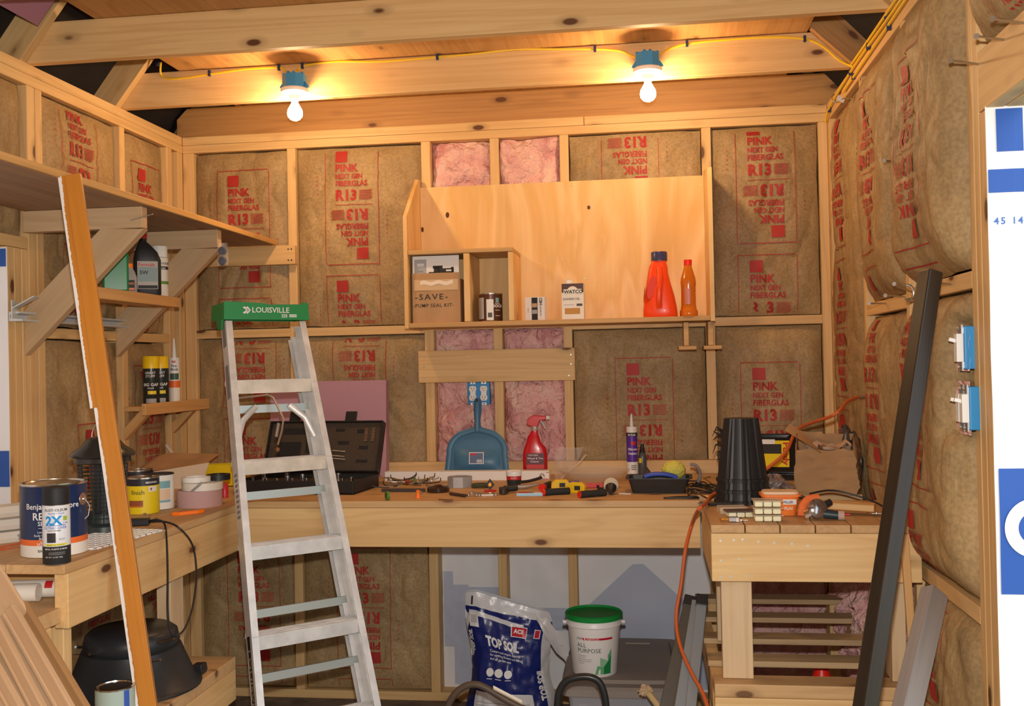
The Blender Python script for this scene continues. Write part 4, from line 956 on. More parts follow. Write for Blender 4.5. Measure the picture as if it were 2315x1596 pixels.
for z_, w_, d_, ox in ((0, .048, .03, 0), (.004, .050, .032, 0), (.135, .050, .032, 0), (.165, .042, .030, -.004), (.195, .022, .022, -.012), (.205, .014, .014, -.015), (.218, .013, .013, -.015)):
    sec.append([(ox+w_*math.copysign(abs(math.cos(a))**.45, math.cos(a)), d_*math.copysign(abs(math.sin(a))**.45, math.sin(a)), z_) for a in [i*PI/12 for i in range(24)]])
vs = [q for s_ in sec for q in s_]; b_.add(vs, [(j*24+i, j*24+(i+1) % 24, (j+1)*24+(i+1) % 24, (j+1)*24+i) for j in range(6) for i in range(24)]+[tuple(range(24))[::-1]], BLACK, True)
F_ = lambda x, y: (x, -.0328, y)
b_.rect(-.036, .022, .038, .128, P_('oil_label', (.42, .38, .33), .45), F_); b_.rect(-.034, .050, .036, .105, P_('oil_picture', (.22, .30, .30), .45), lambda x, y: (x, -.0332, y)); b_.text('Formula', .018, P_('red_print', (.55, .02, .02)), lambda x, y: (-.033+x, -.0336, .109+y), bold=.02); b_.text('5W', .020, INK, lambda x, y: (-.028+x, -.0336, .078+y), bold=.02); b_.rect(-.034, .024, .036, .036, INK, lambda x, y: (x, -.0332, y)); b_.build('bottle_body', t)
MB().lathe([(.0155, 0), (.0155, .020), (0, .021)], P_('red_plastic', (.55, .02, .03), .35), 20).build('cap', t, (-.015, 0, .217))
p = shelfpt(356, 664, .205)+V(0, .02, 0)
t = thing('spray_can', 'white spray can behind the black motor oil bottle', 'spray can', p); th = facing(p)
b_ = MB().lathe([(.031, 0), (.033, .003), (.033, .05), (.033, .062), (.033, .1), (.033, .155), (.030, .158)], WHITE, 28, mats=[STEEL, CREAM, P_('green_print', (.12, .30, .05)), CREAM, CREAM, STEEL])
tx('RUST-OLEUM', .01, .128, .012, INK)(b_, .033, th, .1); curved(b_, .033, th, -.02, .108, .045, .120, INK); tx('PRIMER', .012, .110, .008, WHITEINK)(b_, .033, th, .1); b_.build('can_body', t)
MB().lathe([(.031, .155), (.031, .198), (.028, .202), (0, .203)], WHITE, 28).build('cap', t)
# metal track behind the braces
m = MB(); TM = P_('white_metal', (.62, .65, .66), .35, metal=.3)
m.prism([(.0, 0), (.05, 0), (.05, .006), (.006, .010), (.006, .022), (.04, .026), (.04, .032), (0, .032)], 'y', -1.32, -.60, TM)
t = m.build('metal_track', None, (.004, 0, 1.672)); tag(t, 'white metal track resting on blocking behind the shelf braces', 'metal track')
m = MB(); m.box((0, -.02, 0), (.085, .02, .004), TM, M=Matrix.Rotation(-.5, 4, 'Y')); m.box((0, -.022, -.03), (.004, .022, .03), TM)
t = m.build('metal_bracket', None, (.03, -1.33, 1.71), (0, 0, .2)); tag(t, 'bent white metal end piece on the stud at far left', 'metal bracket')
# safety glasses packet hanging on the bracket end
p = at('y', -.640, 504, 575)
t = thing('glasses_packet', 'clear plastic packet of safety glasses hanging on the shelf bracket', 'packet', p)
CLR = P_('clear_film', (.8, .75, .68), .12, alpha=.30)
MB().grid(10, 14, lambda u, v: (-.022+.044*u, -.004+.006*math.sin(u*6+v*4), -.045+.09*v), CLR).build('film', t)
for s_ in (0, 1): MB().lathe([(.004, 0), (.018, .003), (.014, .010), (0, .012)], P_('smoked_lens', (.12, .13, .17), .08), 20, M=Matrix.Translation((.0, -.002, -.026+s_*.04)) @ Matrix.Rotation(PI/2, 4, 'X')).build('lens', t)
# spray foam cans and fire block tube on the corner shelf
p = at('z', 1.352, 350, 903)
for i, (dx, dy, lb) in enumerate(((.052, -.385+.0, 'left'), (.058, -.300, 'right'))):
    q = V(.062, -.455+.33*0+i*.083, 1.352)
    t = thing('foam_can', 'spray foam can with yellow cap on corner shelf, %s one' % lb, 'spray can', q, group='spray foam cans'); th = facing(q)
    b_ = MB().lathe([(.031, 0), (.033, .003), (.033, .155), (.030, .158)], BLACK, 28, mats=[STEEL, P_('dark_label', (.02, .03, .03), .25), STEEL])
    tx('GREAT', -.004, .132, .014, WHITEINK)(b_, .033, th, 1); tx('STUFF', -.004, .118, .014, WHITEINK)(b_, .033, th, 1); tx('BIG GAP', -.002, .082, .017, WHITEINK, bold=.02)(b_, .033, th, 1); tx('FILLER', -.002, .070, .009, WHITEINK)(b_, .033, th, 1); curved(b_, .033, th, -.015, .048, .02, .062, YL); curved(b_, .033, th, -.022, .012, .02, .03, P_('grey_ink', (.35, .35, .35))); b_.build('can_body', t)
    MB().lathe([(.0335, .155), (.0335, .203), (.031, .206), (0, .207)], P_('yellow_cap', (.88, .60, .01), .35), 28).build('cap', t)
q = V(.062, -.245, 1.352)
t = thing('caulk_tube', 'white fire block caulk tube standing right of the foam cans', 'caulk tube', q); th = facing(q)
b_ = MB().lathe([(.0235, 0), (.0235, .07), (.0235, .10), (.0235, .200)], WHITE, 24, mats=[CREAM, ORNG, WHITE])
tx('3M', -.004, .178, .014, P_('red_print', (.55, .02, .02)), bold=.03)(b_, .0235, th, 1); tx('Fire', -.002, .160, .015, INK, bold=.02)(b_, .0235, th, 1); tx('Block', -.0, .145, .015, INK, bold=.02)(b_, .0235, th, 1); curved(b_, .0235, th, -.02, .105, .02, .132, P_('dark_green_print', (.05, .10, .07))); b_.build('tube_body', t)
MB().lathe([(.010, .200), (.0095, .21), (.0035, .285), (0, .286)], WHITE, 16).build('nozzle', t)

# ================================================================ in the plywood cabinet
zc = 1.652+.024
t = thing('cardboard_box', 'brown cardboard box marked SAVE PUMP SEAL KIT in the cubby', 'box', (1.240, -.15, zc))
b_ = MB().box((-.105, -.10, 0), (.100, .10, .185), CB)
MARK = P_('marker_ink', (.05, .04, .03), .6); g = lambda x, y: (x, -.1008, y)
b_.text('-SAVE-', .034, MARK, lambda x, y: g(-.095+x, .098+y), sx=1.2, spacing=1.25, bold=.012); b_.text('-PUMP SEAL KIT-', .021, MARK, lambda x, y: g(-.102+x, .066+y), sx=1.02, spacing=1.12, bold=.012)
b_.build('carton', t, bevel=.002)
m = MB().grid(10, 5, lambda u, v: (-.098+.19*u, -.101-.001*math.sin(9*u), .137+.045*v), P_('packing_tape', (.66, .47, .27), .3)); m.build('tape', t)
m = MB().grid(12, 3, lambda u, v: (-.07+.14*u, -.1022, .160+.016*v+.004*math.sin(u*14)), P_('torn_paper', (.85, .74, .62), .7)); m.build('torn_label', t)
MB().box((-.105, -.10, .185), (.100, -.097, .21), CB, M=Matrix.Rotation(-.0, 4, 'X')).build('flap', t)
t = thing('manual', 'white instruction booklet with black pump picture standing in cardboard box', 'booklet', (1.235, -.236, zc+.187), rot=(-.03, 0, .0)); t.scale = (1, 1, 1.18)
b_ = MB(); PAP = P_('paper', (.80, .80, .80), .5)
b_.box((-.100, -.004, 0), (.100, .0, .082), PAP); g = lambda x, y: (x, -.0045, y)
b_.rect(-.092, .0, -.040, .070, P_('grey_print', (.38, .40, .42), .5), g); b_.rect(-.080, .045, -.050, .055, PAP, lambda x, y: (x, -.005, y))
b_.text('PEDROLLO', .0065, P_('grey_print', (.38, .40, .42), .5), lambda x, y: (-.079+x, -.0053, .047+y)); b_.text('OWNERS', .005, INK, lambda x, y: (-.075+x, -.005, .025+y))
for x0, z0, x1, z1 in ((-.030, .014, .0, .024), (-.008, .010, .016, .040), (.010, .014, .030, .046), (.030, .020, .075, .036), (.066, .016, .078, .040), (-.012, .036, .010, .046)): b_.rect(x0, z0, x1, z1, INK, g)
b_.rect(.045, .025, .068, .031, PAP, lambda x, y: (x, -.005, y)); b_.build('pages', t)
p = V(1.462, -.205, zc); BR = P_('bronze_label', (.11, .045, .025), .3, metal=.3)
t, th = can('paint_can', p, .050, .118, 'brown quart can with bronze label inside the cubby', 'paint can', [(0, .97, BR)],
    texts=[bx(-.018, .004, .012, .092, PAP), bx(-.012, .016, .006, .036, INK), bx(-.07, .01, -.030, .10, P_('silver_label', (.45, .43, .42), .4)), bx(.022, .078, .038, .098, P_('teal_print', (.20, .42, .45))), tx('DOOR', .032, .058, .017, WHITEINK, bold=.03), tx('INTERIOR', .032, .072, .006, WHITEINK), bx(.020, .045, .044, .047, WHITEINK), bx(.020, .022, .044, .024, WHITEINK)])
p = V(1.655, -.19, zc)
t = thing('small_box', 'small white and black product box left of the danish oil tin', 'box', p, -.18)
b_ = MB().box((-.042, -.022, 0), (.042, .022, .098), PAP); g = lambda x, y: (x, -.0226, y)
b_.rect(-.014, .002, .012, .096, INK, g); b_.rect(-.012, .055, .010, .072, P_('tan_print', (.5, .35, .2)), lambda x, y: (x, -.0230, y)); b_.rect(-.012, .028, .010, .045, P_('grey_print', (.38, .40, .42), .5), lambda x, y: (x, -.0230, y))
b_.text('CBH', .017, INK, lambda x, y: g(.034-.0+ -y*1.0+.002, .092-x), sx=.9, bold=.03) if False else b_.text('CBH', .018, INK, lambda x, y: g(.020+y, .094-x), sx=.85, bold=.03)
b_.text('ELEGIR EN', .009, INK, lambda x, y: g(.022+y, .060-x), bold=.01); b_.text('WHITE', .007, INK, lambda x, y: g(-.032+y, .055-x)); b_.build('carton', t, bevel=.001)
p = V(1.813, -.20, zc)
t = thing('oil_tin', 'white and brown flat danish oil tin with cream cap', 'tin', p, -.05)
WB = P_('tin_white', (.78, .76, .70), .35); BRN = P_('tin_brown', (.075, .03, .018), .35)
b_ = MB().box((-.046, -.024, 0), (.046, .024, .150), WB); g = lambda x, y: (x, -.0246, y); g2 = lambda x, y: (x, -.0252, y)
b_.rect(-.0455, .112, .0455, .1495, BRN, g); b_.rect(-.038, .106, .038, .126, CREAM, g2); b_.add([g2(.024*math.cos(a), .114+.024*math.sin(a))[:1]+(-.0249,)+(.114+.024*math.sin(a),) for a in [i*PI/16 for i in range(32)]], [tuple(range(32))], CREAM)
b_.text('WATCO', .020, INK, lambda x, y: (lambda q: (q[0], q[1]-.0006, q[2]))(g2(-.036+x, .1085+y)), sx=1.02, bold=.03); b_.text('DANISH OIL', .0125, INK, lambda x, y: g(-.041+x, .081+y), sx=1.05, bold=.01)
b_.rect(-.034, .022, .030, .047, P_('oak_swatch', (.50, .25, .04), .5), g); b_.rect(.016, .055, .040, .065, BRN, g); b_.rect(-.038, .060, .005, .062, P_('grey_ink', (.35, .35, .35)), g); b_.build('tin_body', t, bevel=.003)
MB().lathe([(.017, .150), (.017, .166), (.013, .168), (0, .168)], CREAM, 20).build('cap', t, (-.018, 0, 0))
p = V(2.173, -.17, zc)
DO = P_('detergent_orange', (.90, .07, .01), .32, coat=.3)
t = thing('detergent_jug', 'bright orange detergent jug with dark blue cap on shelf cabinet', 'jug', p, -.10)
b_ = MB(); rings = []
for z_, wl, wr, d_ in ((0, .066, .066, .045), (.006, .070, .072, .048), (.035, .070, .070, .048), (.09, .062, .060, .044), (.14, .056, .046, .040), (.185, .048, .036, .034), (.215, .042, .034, .030), (.226, .034, .030, .028), (.238, .032, .030, .028)):
    rings.append([((wl if math.cos(a) < 0 else wr)*math.copysign(abs(math.cos(a))**.7, math.cos(a)), d_*math.copysign(abs(math.sin(a))**.7, math.sin(a)), z_) for a in [i*PI/20 for i in range(40)]])
vs = [q for s_ in rings for q in s_]; n = 40
b_.add(vs, [(j*n+i, j*n+(i+1) % n, (j+1)*n+(i+1) % n, (j+1)*n+i) for j in range(len(rings)-1) for i in range(n)]+[tuple(range(n))[::-1], tuple(range((len(rings)-1)*n, len(rings)*n))], DO, True)
jb = b_.build('jug_body', t)
h = MB().tube(smooth([(.002, -.036, .205), (.006, -.046, .17), (.003, -.056, .12), (.0, -.054, .07), (.0, -.044, .04)]), [.013]*24+[.013], DO, 14) ; h.build('handle', t)
h = MB().add([(-.0605+.0*0, -.02-.012*math.cos(a), .10+.048*math.sin(a)) if False else (-.030+.016*math.cos(a)+.010*math.sin(a), -.0452+.0045*math.cos(a)+.002*math.sin(a)+(.0), .125+.048*math.sin(a)) for a in [i*PI/14 for i in range(28)]], [tuple(range(28))], P_('recess_shade_orange', (.72, .045, .008), .4)); h.build('handle_recess_shade', t)  # flat darker patch paints the shade of the handle opening
h = MB(); lf = lambda x, y: (-.062+.010*(y-.09)/.1, -.020+x, y); h.add([lf(.020*math.cos(a)-.012, .095+.035*math.sin(a)) for a in [i*PI/14 for i in range(28)]], [tuple(range(28))], P_('label_yellow', (.9, .42, .02), .4)); 
h.text('Tide', .024, P_('label_navy', (.02, .02, .12), .4), lambda x, y: (lambda q: (q[0]-.001, q[1], q[2]))(lf(-.026+x, .086+y)), bold=.02) if False else None
h.build('label', t)
MB().lathe([(.034, .236), (.034, .270), (.032, .274), (0, .274)], P_('cap_navy', (.05, .05, .13), .25), 32).build('cap', t)
p = V(2.290, -.185, zc)
AMB = P_('amber_liquid', (.62, .16, .012), .12, coat=.6, var=.1)
t = thing('bottle', 'amber glass-like bottle with bright red cap beside detergent jug', 'bottle', p)
b_ = MB().lathe([(.035, 0), (.037, .003), (.037, .024), (.033, .030), (.030, .048), (.030, .125), (.032, .14), (.030, .16), (.018, .20), (.0155, .214)], AMB, 12); b_.build('bottle_body', t, angle=20) if False else b_.build('bottle_body', t)
h = MB(); curved(h, .031, facing(p), -.016, .05, .008, .115, P_('bottle_label', (.55, .20, .16), .4)); h.build('label', t)
MB().lathe([(.0165, .213), (.0165, .236), (0, .237)], P_('bright_red', (.80, .02, .01), .35), 24).build('cap', t)
# ================================================================ on the back bench
def Z(X_, Y_, z=ZB): return at('z', z, X_, Y_)
m = MB().box((-.265, 0, 0), (.265, .05, .425), P_('pink_foam', (.50, .27, .33), .8, bump=.1, bscale=250))
q = at('y', -.14, 738, 1078)
t = m.build('foam_board', None, (q.x+.0, -.125, ZB), (math.radians(-4), 0, 0)); tag(t, 'square pink foam board leaning on back wall behind open socket case', 'foam board')
CASE = P_('case_black', (.018, .017, .016), .45, bump=.1, bscale=80); CASI = P_('case_inner', (.06, .042, .028), .5, bump=.3, bscale=60)
t = thing('socket_case', 'open black socket set case with upright lid behind the ladder', 'tool case', (.755, -.70, ZB), -.10)
b_ = MB(); b_.box((-.25, 0, 0), (.25, .27, .012), CASE)
for a, c in (((-.25, 0, 0), (.25, .008, .052)), ((-.25, .262, 0), (.25, .27, .052)), ((-.25, 0, 0), (-.242, .27, .052)), ((.242, 0, 0), (.25, .27, .052))): b_.box(a, c, CASE)
b_.box((-.24, .01, .012), (.24, .26, .034), CASI); b_.build('case_base', t, bevel=.004)
lid = MB(); lid.box((-.25, 0, 0), (.25, .012, .27), CASE)
for a, c in (((-.25, -.030, 0), (.25, .0, .006)), ((-.25, -.030, .264), (.25, .0, .27)), ((-.25, -.030, 0), (-.244, .0, .27)), ((.244, -.030, 0), (.25, .0, .27))): lid.box(a, c, CASE)
lid.box((-.243, -.016, .007), (.243, -.001, .263), CASI)
for x0, z0, x1, z1 in ((.045, .215, .085, .232), (.14, .205, .17, .228), (.06, .145, .11, .165), (.15, .05, .20, .066), (-.19, .20, -.06, .235), (-.2, .06, -.1, .16), (-.08, .10, -.03, .20), (.155, .12, .195, .14)): lid.box((x0, -.0165, z0), (x1, -.0155, z1), BLACK)
ld = lid.build('case_lid', t, (0, .27, .052), (math.radians(-22), 0, 0), bevel=.003); ld.scale = (1, 1, .80)
for x in (-.145, .105): MB().box((x-.025, -.022, .268), (x+.025, -.014, .325), BLACK).build('latch', ld, bevel=.003)
bits = MB()
for k in range(10):
    for x in (.182, .212): bits.tube([(x-.006, -.02, .165+k*.0075), (x+.008, -.02, .166+k*.0075)], .0024, CHROME, 8)
bits.build_each('driver_bit', ld)
for z_, L_ in ((.112, .055), (.07, .06), (.085, .055)): MB().tube([(.045, -.02, z_), (.045+L_, -.02, z_-.006)], .004, STEEL, 8).build('drive_extension', ld)
for k, (x, y, r_, hh) in enumerate(((-.22, .10, .008, .02), (-.17, .09, .007, .018), (-.14, .06, .007, .02), (-.09, .05, .008, .02), (-.06, .08, .011, .028), (-.03, .06, .007, .02), (.0, .09, .009, .034), (.03, .06, .008, .02), (.10, .06, .007, .02), (.14, .08, .009, .024), (.18, .06, .008, .02), (.20, .10, .008, .022), (-.2, .16, .01, .03), (-.1, .16, .01, .03), (.02, .17, .012, .03), (.12, .16, .01, .03))):
    MB().lathe([(r_*.6, 0), (r_, 0), (r_, hh), (r_*.65, hh), (r_*.6, hh*.4)], CHROME, 16, cap=False).build('socket', t, (x, y, .034))
# long white carton
q0, q1 = Z(862, 1091), Z(1237, 1091)
t = thing('long_carton', 'long thin white carton lying along the back of the bench', 'box', ((q0.x+q1.x)/2, -.27, ZB), 0)
L = (q1.x-q0.x)/2
b_ = MB().box((-L, 0, 0), (L, .055, .038), P_('white_carton', (.84, .82, .78), .5)); b_.rect(L-.035, .002, L-.002, .006, P_('red_print', (.55, .02, .02)), lambda x, y: (x, -.0006, y)); b_.rect(L-.012, .030, L-.002, .033, P_('red_print', (.55, .02, .02)), lambda x, y: (x, -.0006, y)); b_.build('carton', t, bevel=.001)
# dustpan
DP = P_('dustpan_blue', (.055, .17, .30), .38, var=.12, bump=.03)
q = at('y', -.16, 1078, 1075)
t = thing('dustpan', 'blue plastic dustpan standing upright against the pink insulation', 'dustpan', (q.x, -.155, ZB), 0, rot=(math.radians(-11), 0, .02))
def half(z_):   # half width of the pan
    if z_ < .10: return .130-.01*z_/.10
    k = (z_-.10)/.10; return .120*math.sqrt(max(0, 1-k*k*.985))+.012*k
out = [(half(.2*i/16), .2*i/16) for i in range(17)]
ol = [(x, z_) for x, z_ in out]+[(.014, .225), (.012, .25), (.018, .29), (.018, .33), (.010, .345)]
ol = ol+[(-x, z_) for x, z_ in ol[::-1]]
b_ = MB().prism(ol, 'y', 0, .003, DP)
b_.tube([(x, -.012, z_) for x, z_ in [(half(.2*i/16), .2*i/16) for i in range(17)]+[(0.0, .205)]+[(-half(.2*i/16), .2*i/16) for i in range(16, -1, -1)]], .012, DP, 10, flat=.35)
b_.tube([(0, -.004, .20), (0, -.010, .235), (0, -.012, .28), (0, -.008, .335)], [.017, .012, .015, .014], DP, 12)
b_.grid(20, 8, lambda u, v: ((2*u-1)*.10, -.004-.018*math.sin(PI*v)*(1-(2*u-1)**4), .02+.10*v), DP)
b_.build('pan', t)
h = MB(); g = lambda x, y: (x, -.026, y); h.rect(-.032, .055, .032, .105, PAP, g); h.rect(-.029, .058, .029, .102, P_('label_blue', (.10, .15, .28), .5), lambda x, y: (x, -.0264, y)); h.rect(-.025, .092, .0, .100, P_('red_print', (.55, .02, .02)), lambda x, y: (x, -.0268, y))
for i in range(8): h.rect(.002+i*.003, .060, .0035+i*.003, .074, PAP, lambda x, y: (x, -.0268, y))
h.build('label', t)
MB().ball((0, -.022, .33), .004, P_('slot_dark', (.01, .02, .04), .6), 10, sz=2).build('hang_hole', t)
# red spray bottle
RB = P_('red_bottle', (.52, .006, .015), .25, coat=.3)
t = thing('spray_bottle', 'red trigger spray bottle standing behind the white carton', 'spray bottle', (at('y', -.175, 1211, 1085).x, -.175, ZB), .05)
rings = []
for z_, wl, wr, d_ in ((0, .048, .048, .026), (.004, .052, .052, .028), (.10, .052, .052, .028), (.125, .046, .048, .027), (.150, .036, .026, .024), (.175, .030, .018, .019), (.190, .018, .014, .015), (.200, .014, .014, .014)):
    rings.append([((wl if math.cos(a) < 0 else wr)*math.copysign(abs(math.cos(a))**.6, math.cos(a)), d_*math.copysign(abs(math.sin(a))**.6, math.sin(a)), z_) for a in [i*PI/16 for i in range(32)]])
b_ = MB(); n = 32; vs = [q_ for s_ in rings for q_ in s_]
b_.add(vs, [(j*n+i, j*n+(i+1) % n, (j+1)*n+(i+1) % n, (j+1)*n+i) for j in range(7) for i in range(n)]+[tuple(range(n))[::-1]], RB, True)
g = lambda x, y: (x, -.0288, y); b_.rect(-.036, .010, .040, .105, P_('maroon_label', (.10, .01, .02), .4), g); g2 = lambda x, y: (x, -.0293, y)
b_.text('MOTHERS', .009, WHITEINK, lambda x, y: g2(-.026+x, .094+y)); b_.text('Wheel & Tire', .012, WHITEINK, lambda x, y: g2(-.032+x, .080+y)); b_.text('Cleaner', .012, WHITEINK, lambda x, y: g2(-.020+x, .067+y)); b_.rect(-.034, .040, .038, .058, P_('red_print', (.55, .02, .02)), g2); b_.rect(-.032, .014, .036, .034, INK, g2)
b_.build('bottle_body', t)
MB().lathe([(.014, .195), (.015, .20), (.015, .216), (.012, .218)], P_('clear_collar', (.6, .6, .6), .15, metal=.6), 20).build('collar', t)
MB().prism([(-.034, .226), (-.014, .216), (.014, .216), (.022, .240), (.050, .246), (.050, .260), (-.005, .264), (-.026, .252)], 'y', -.011, .011, RB).build('trigger_head', t, bevel=.003)
MB().tube([(.024, 0, .243), (.036, 0, .228), (.044, 0, .210), (.048, 0, .206)], [.005, .005, .004, .003], P_('trigger_grey', (.5, .5, .5), .35), 8).build('trigger', t)
MB().prism([(.050, .245), (.064, .247), (.064, .259), (.050, .261)], 'y', -.008, .008, P_('trigger_grey', (.5, .5, .5), .35)).build('nozzle', t)
# small hardware along the front
def simple(m, name, label, cat, X_, Y_, rz=0, dz=0, group=None, bevel=0, z=ZB, rot=None, dy=0):
    q = Z(X_, Y_, z); o = m.build(name, None, (q.x, q.y+dy, z+dz+.0005), rot if rot else (0, 0, rz), bevel=bevel); return tag(o, label, cat, group)
ZN = P_('zinc_box', (.50, .51, .53), .4, metal=.5)
simple(MB().prism([(.050*math.cos(a), .045*math.sin(a)) for a in [PI/8+i*PI/4 for i in range(8)]], 'z', 0, .042, ZN), 'conduit_box', 'grey metal octagon electrical box lying on the bench', 'electrical box', 1020, 1103, bevel=.002) if False else simple(MB().prism([(.050*math.cos(a), .045*math.sin(a)) for a in [PI/8+i*PI/4 for i in range(8)]], 'z', 0, .042, ZN).lathe([(0, 0), (.008, 0), (.008, .001)], STEEL, 12, M=Matrix.Translation((0, -.042, .02)) @ Matrix.Rotation(PI/2, 4, 'X')), 'conduit_box', 'grey metal octagon electrical box lying on the bench', 'electrical box', 1040, 1101, bevel=.001)
DB = P_('dark_brown_glass', (.03, .015, .012), .15, coat=.4)
simple(MB().lathe([(.040, 0), (.043, .002), (.043, .016), (.036, .021), (.016, .024), (.012, .028), (0, .028)], DB, 28), 'knob_lid', 'dark round lid in front of the grey octagon box', 'lid', 991, 1112)
simple(MB().tube([(-.034, .03, .006), (.034, -.03, .006)], .006, P_('dark_wood_handle', (.07, .04, .03), .5), 10), 'dark_stick', 'dark wooden stick beside the dark round lid', 'stick', 1035, 1122)
simple(MB().box((-.085, -.007, 0), (.085, .007, .012), P_('dark_bar', (.05, .035, .03), .5)), 'metal_bar', 'dark flat bar in front of the heap of hex keys', 'bar', 912, 1112, -.02)
simple(MB().lathe([(.010, 0), (.016, .0), (.016, .010), (.010, .010), (.010, 0)], P_('green_ring', (.10, .22, .03), .4), 20, M=Matrix.Rotation(PI/2, 4, 'Y')), 'reel_ring', 'small dark green ring standing at the bench front', 'ring', 873, 1131, .6, .016)
simple(MB().lathe([(.010, 0), (.008, .012), (.006, .020), (.008, .028), (0, .03)], OR, 14), 'ear_plug', 'orange ear plug in front of the dark flat bar', 'ear plug', 945, 1126)
simple(MB().lathe([(.0, 0), (.006, 0), (.006, .006), (0, .006)], CHROME, 16, cap=False, M=Matrix.Rotation(PI/2, 4, 'X')), 'steel_washer', 'shiny screw end lying right of the orange ear plug', 'screw', 952, 1117, 0, .006)
rr = random.Random(12)
for i in range(22):   # hex keys
    L_ = .05+.05*rr.random(); a = rr.uniform(-.7, .7)+(0 if i % 2 else PI); h_ = .003+(i % 6)*.004
    o = MB().tube(smooth([(0, 0, 0), (L_*.55, 0, .002), (L_, 0, .003+.01*rr.random()), (L_+.006, .004, .012), (L_+.007, .006, .024)], 3), .0022, (BLACK, STEEL, P_('bronze_key', (.25, .16, .06), .3, metal=.8))[i % 3], 6)
    simple(o, 'hex_key', 'hex key in the heap behind the dark flat bar', 'hex key', 880+i*3.6, 1104-(i % 5)*3, a, h_, 'loose hex keys heaped on the bench')
simple(MB().tube(smooth([(-.075, 0, 0), (-.06, 0, -.008), (.06, 0, -.010), (.078, 0, .004)], 3), .0022, P_('bronze_key', (.25, .16, .06), .3, metal=.8), 6), 'wire_rod', 'thin bronze rod with bent tips lying across the hex key heap', 'rod', 930, 1097, .05, .030)
for X_, Y_, c, nm in ((921, 1099, 'red_plastic', 'red'), (938, 1096, 'green_ring', 'green')):
    simple(MB().lathe([(.004, 0), (.009, .002), (.006, .018), (0, .019)], MC[c], 12), 'wire_nut', nm+' wire nut on the heap of hex keys', 'wire nut', X_, Y_+4, 0, .014)
for i, (X_, Y_) in enumerate(((882, 1103), (890, 1101), (899, 1104), (968, 1100), (976, 1103), (985, 1100))):
    simple(MB().tube([(-.012, 0, .004), (.012, .004, .004)], .0035, CHROME, 8), 'screw', 'loose shiny screw among hex keys', 'screw', X_, Y_, i*.7, 0, 'loose screws beside the hex keys')
simple(MB().tube(smooth([(-.02, .01, 0), (0, 0, 0), (.012, -.008, 0), (.034, -.004, 0)], 3), .0013, BLACK, 6), 'wire_clip', 'short bent black wire at the bench front below dark lid', 'wire', 1003, 1131, 0, .002)
# diamond chuck, pliers, wrenches, glue gun
m = MB().prism([(0, -.001), (.017, .018), (0, .042), (-.017, .020)], 'y', -.006, .006, BLACK); m.lathe([(0, 0), (.009, 0), (.006, .003), (0, .003)], P_('brass', (.75, .42, .08), .25, metal=.9), 16, M=Matrix.Translation((0, -.006, .019)) @ Matrix.Rotation(PI/2, 4, 'X'))
simple(m, 'pocket_light', 'small black diamond-shaped lamp with amber lens', 'lamp', 1108, 1107, .1, 0, bevel=.001)
simple(MB().tube(smooth([(-.03, .01, .008), (0, 0, .012), (.03, .012, .010)], 4), .010, P_('olive_cloth', (.06, .07, .03), .8, bump=.5), 8), 'cord_bundle', 'dark olive cord bundle left of the black diamond lamp', 'cord', 1085, 1104)
WR = lambda: MB()
for i, (X_, Y_, a, L_) in enumerate(((1088, 1116, -.35, .085), (1102, 1121, .12, .06), (1068, 1122, .0, .03))):
    m = MB().box((-L_/2, -.004, 0), (L_/2, .004, .004), CHROME)
    for s_ in (-1, 1): m.lathe([(.004, 0), (.009, 0), (.009, .005), (.004, .005), (.004, 0)], CHROME, 14, c=(s_*L_/2, 0, 0), cap=False)
    simple(m, 'wrench', 'small chrome wrench in front of the olive cord, %s' % ('upper left one', 'lower right one', 'shortest one')[i], 'wrench', X_, Y_, a, .001*i, 'small chrome wrenches')
simple(MB().tube([(-.022, -.008, .005), (.022, .008, .005)], .004, P_('red_plastic', (.55, .02, .03), .35), 8), 'red_screwdriver', 'short red tool handle behind the chrome wrenches', 'tool handle', 1108, 1113)
m = MB().prism([(-.014, 0), (-.002, -.030), (.010, -.030), (.016, .0), (.020, .04), (-.018, .04)], 'z', 0, .022, P_('grip_black', (.035, .028, .025), .5)); m.tube([(0, .035, .014), (.05, .055, .016)], .012, BLACK, 10)
simple(m, 'glue_gun', 'black tool grip pointing at the bench front edge', 'tool', 1137, 1117, .05, 0, bevel=.003)
t = thing('putty_tub', 'small white tub with red label and black lower half', 'tub', Z(1160, 1103)+V(0, .03, 0)); th = facing(t.location)
b_ = MB().lathe([(.026, 0), (.029, .030), (.029, .044), (.031, .045), (.031, .062), (.029, .064), (.027, .060), (0, .060)], WHITE, 28, mats=[P_('dark_label', (.02, .03, .03), .25), P_('red_print', (.55, .02, .02)), WHITE, WHITE, WHITE, WHITE, P_('putty', (.62, .42, .30), .8)])
tx('PUTTY', 0, .034, .008, WHITEINK)(b_, .029, th, 1); b_.build('tub_body', t)
m = MB().tube(smooth([(-.05, 0, .010), (-.01, 0, .014), (.03, .0, .024), (.045, .0, .030)], 4), .006, BLACK, 8, flat=1.4); m.tube(smooth([(.045+.010*math.cos(a), 0, .032+.012*math.sin(a)) for a in [i*PI/4 for i in range(8)]], 2), .002, CHROME, 6)
simple(m, 'buckle_strap', 'black strap with chrome buckle right of the putty tub', 'strap', 1200, 1096, .05, 0)
simple(MB().tube([(-.05, 0, .008), (-.02, 0, .008), (.02, .006, .012), (.05, .012, .018)], [.008, .010, .006, .003], STEEL, 8), 'metal_punch', 'grey metal tool lying below the black strap', 'tool', 1192, 1106, .1)
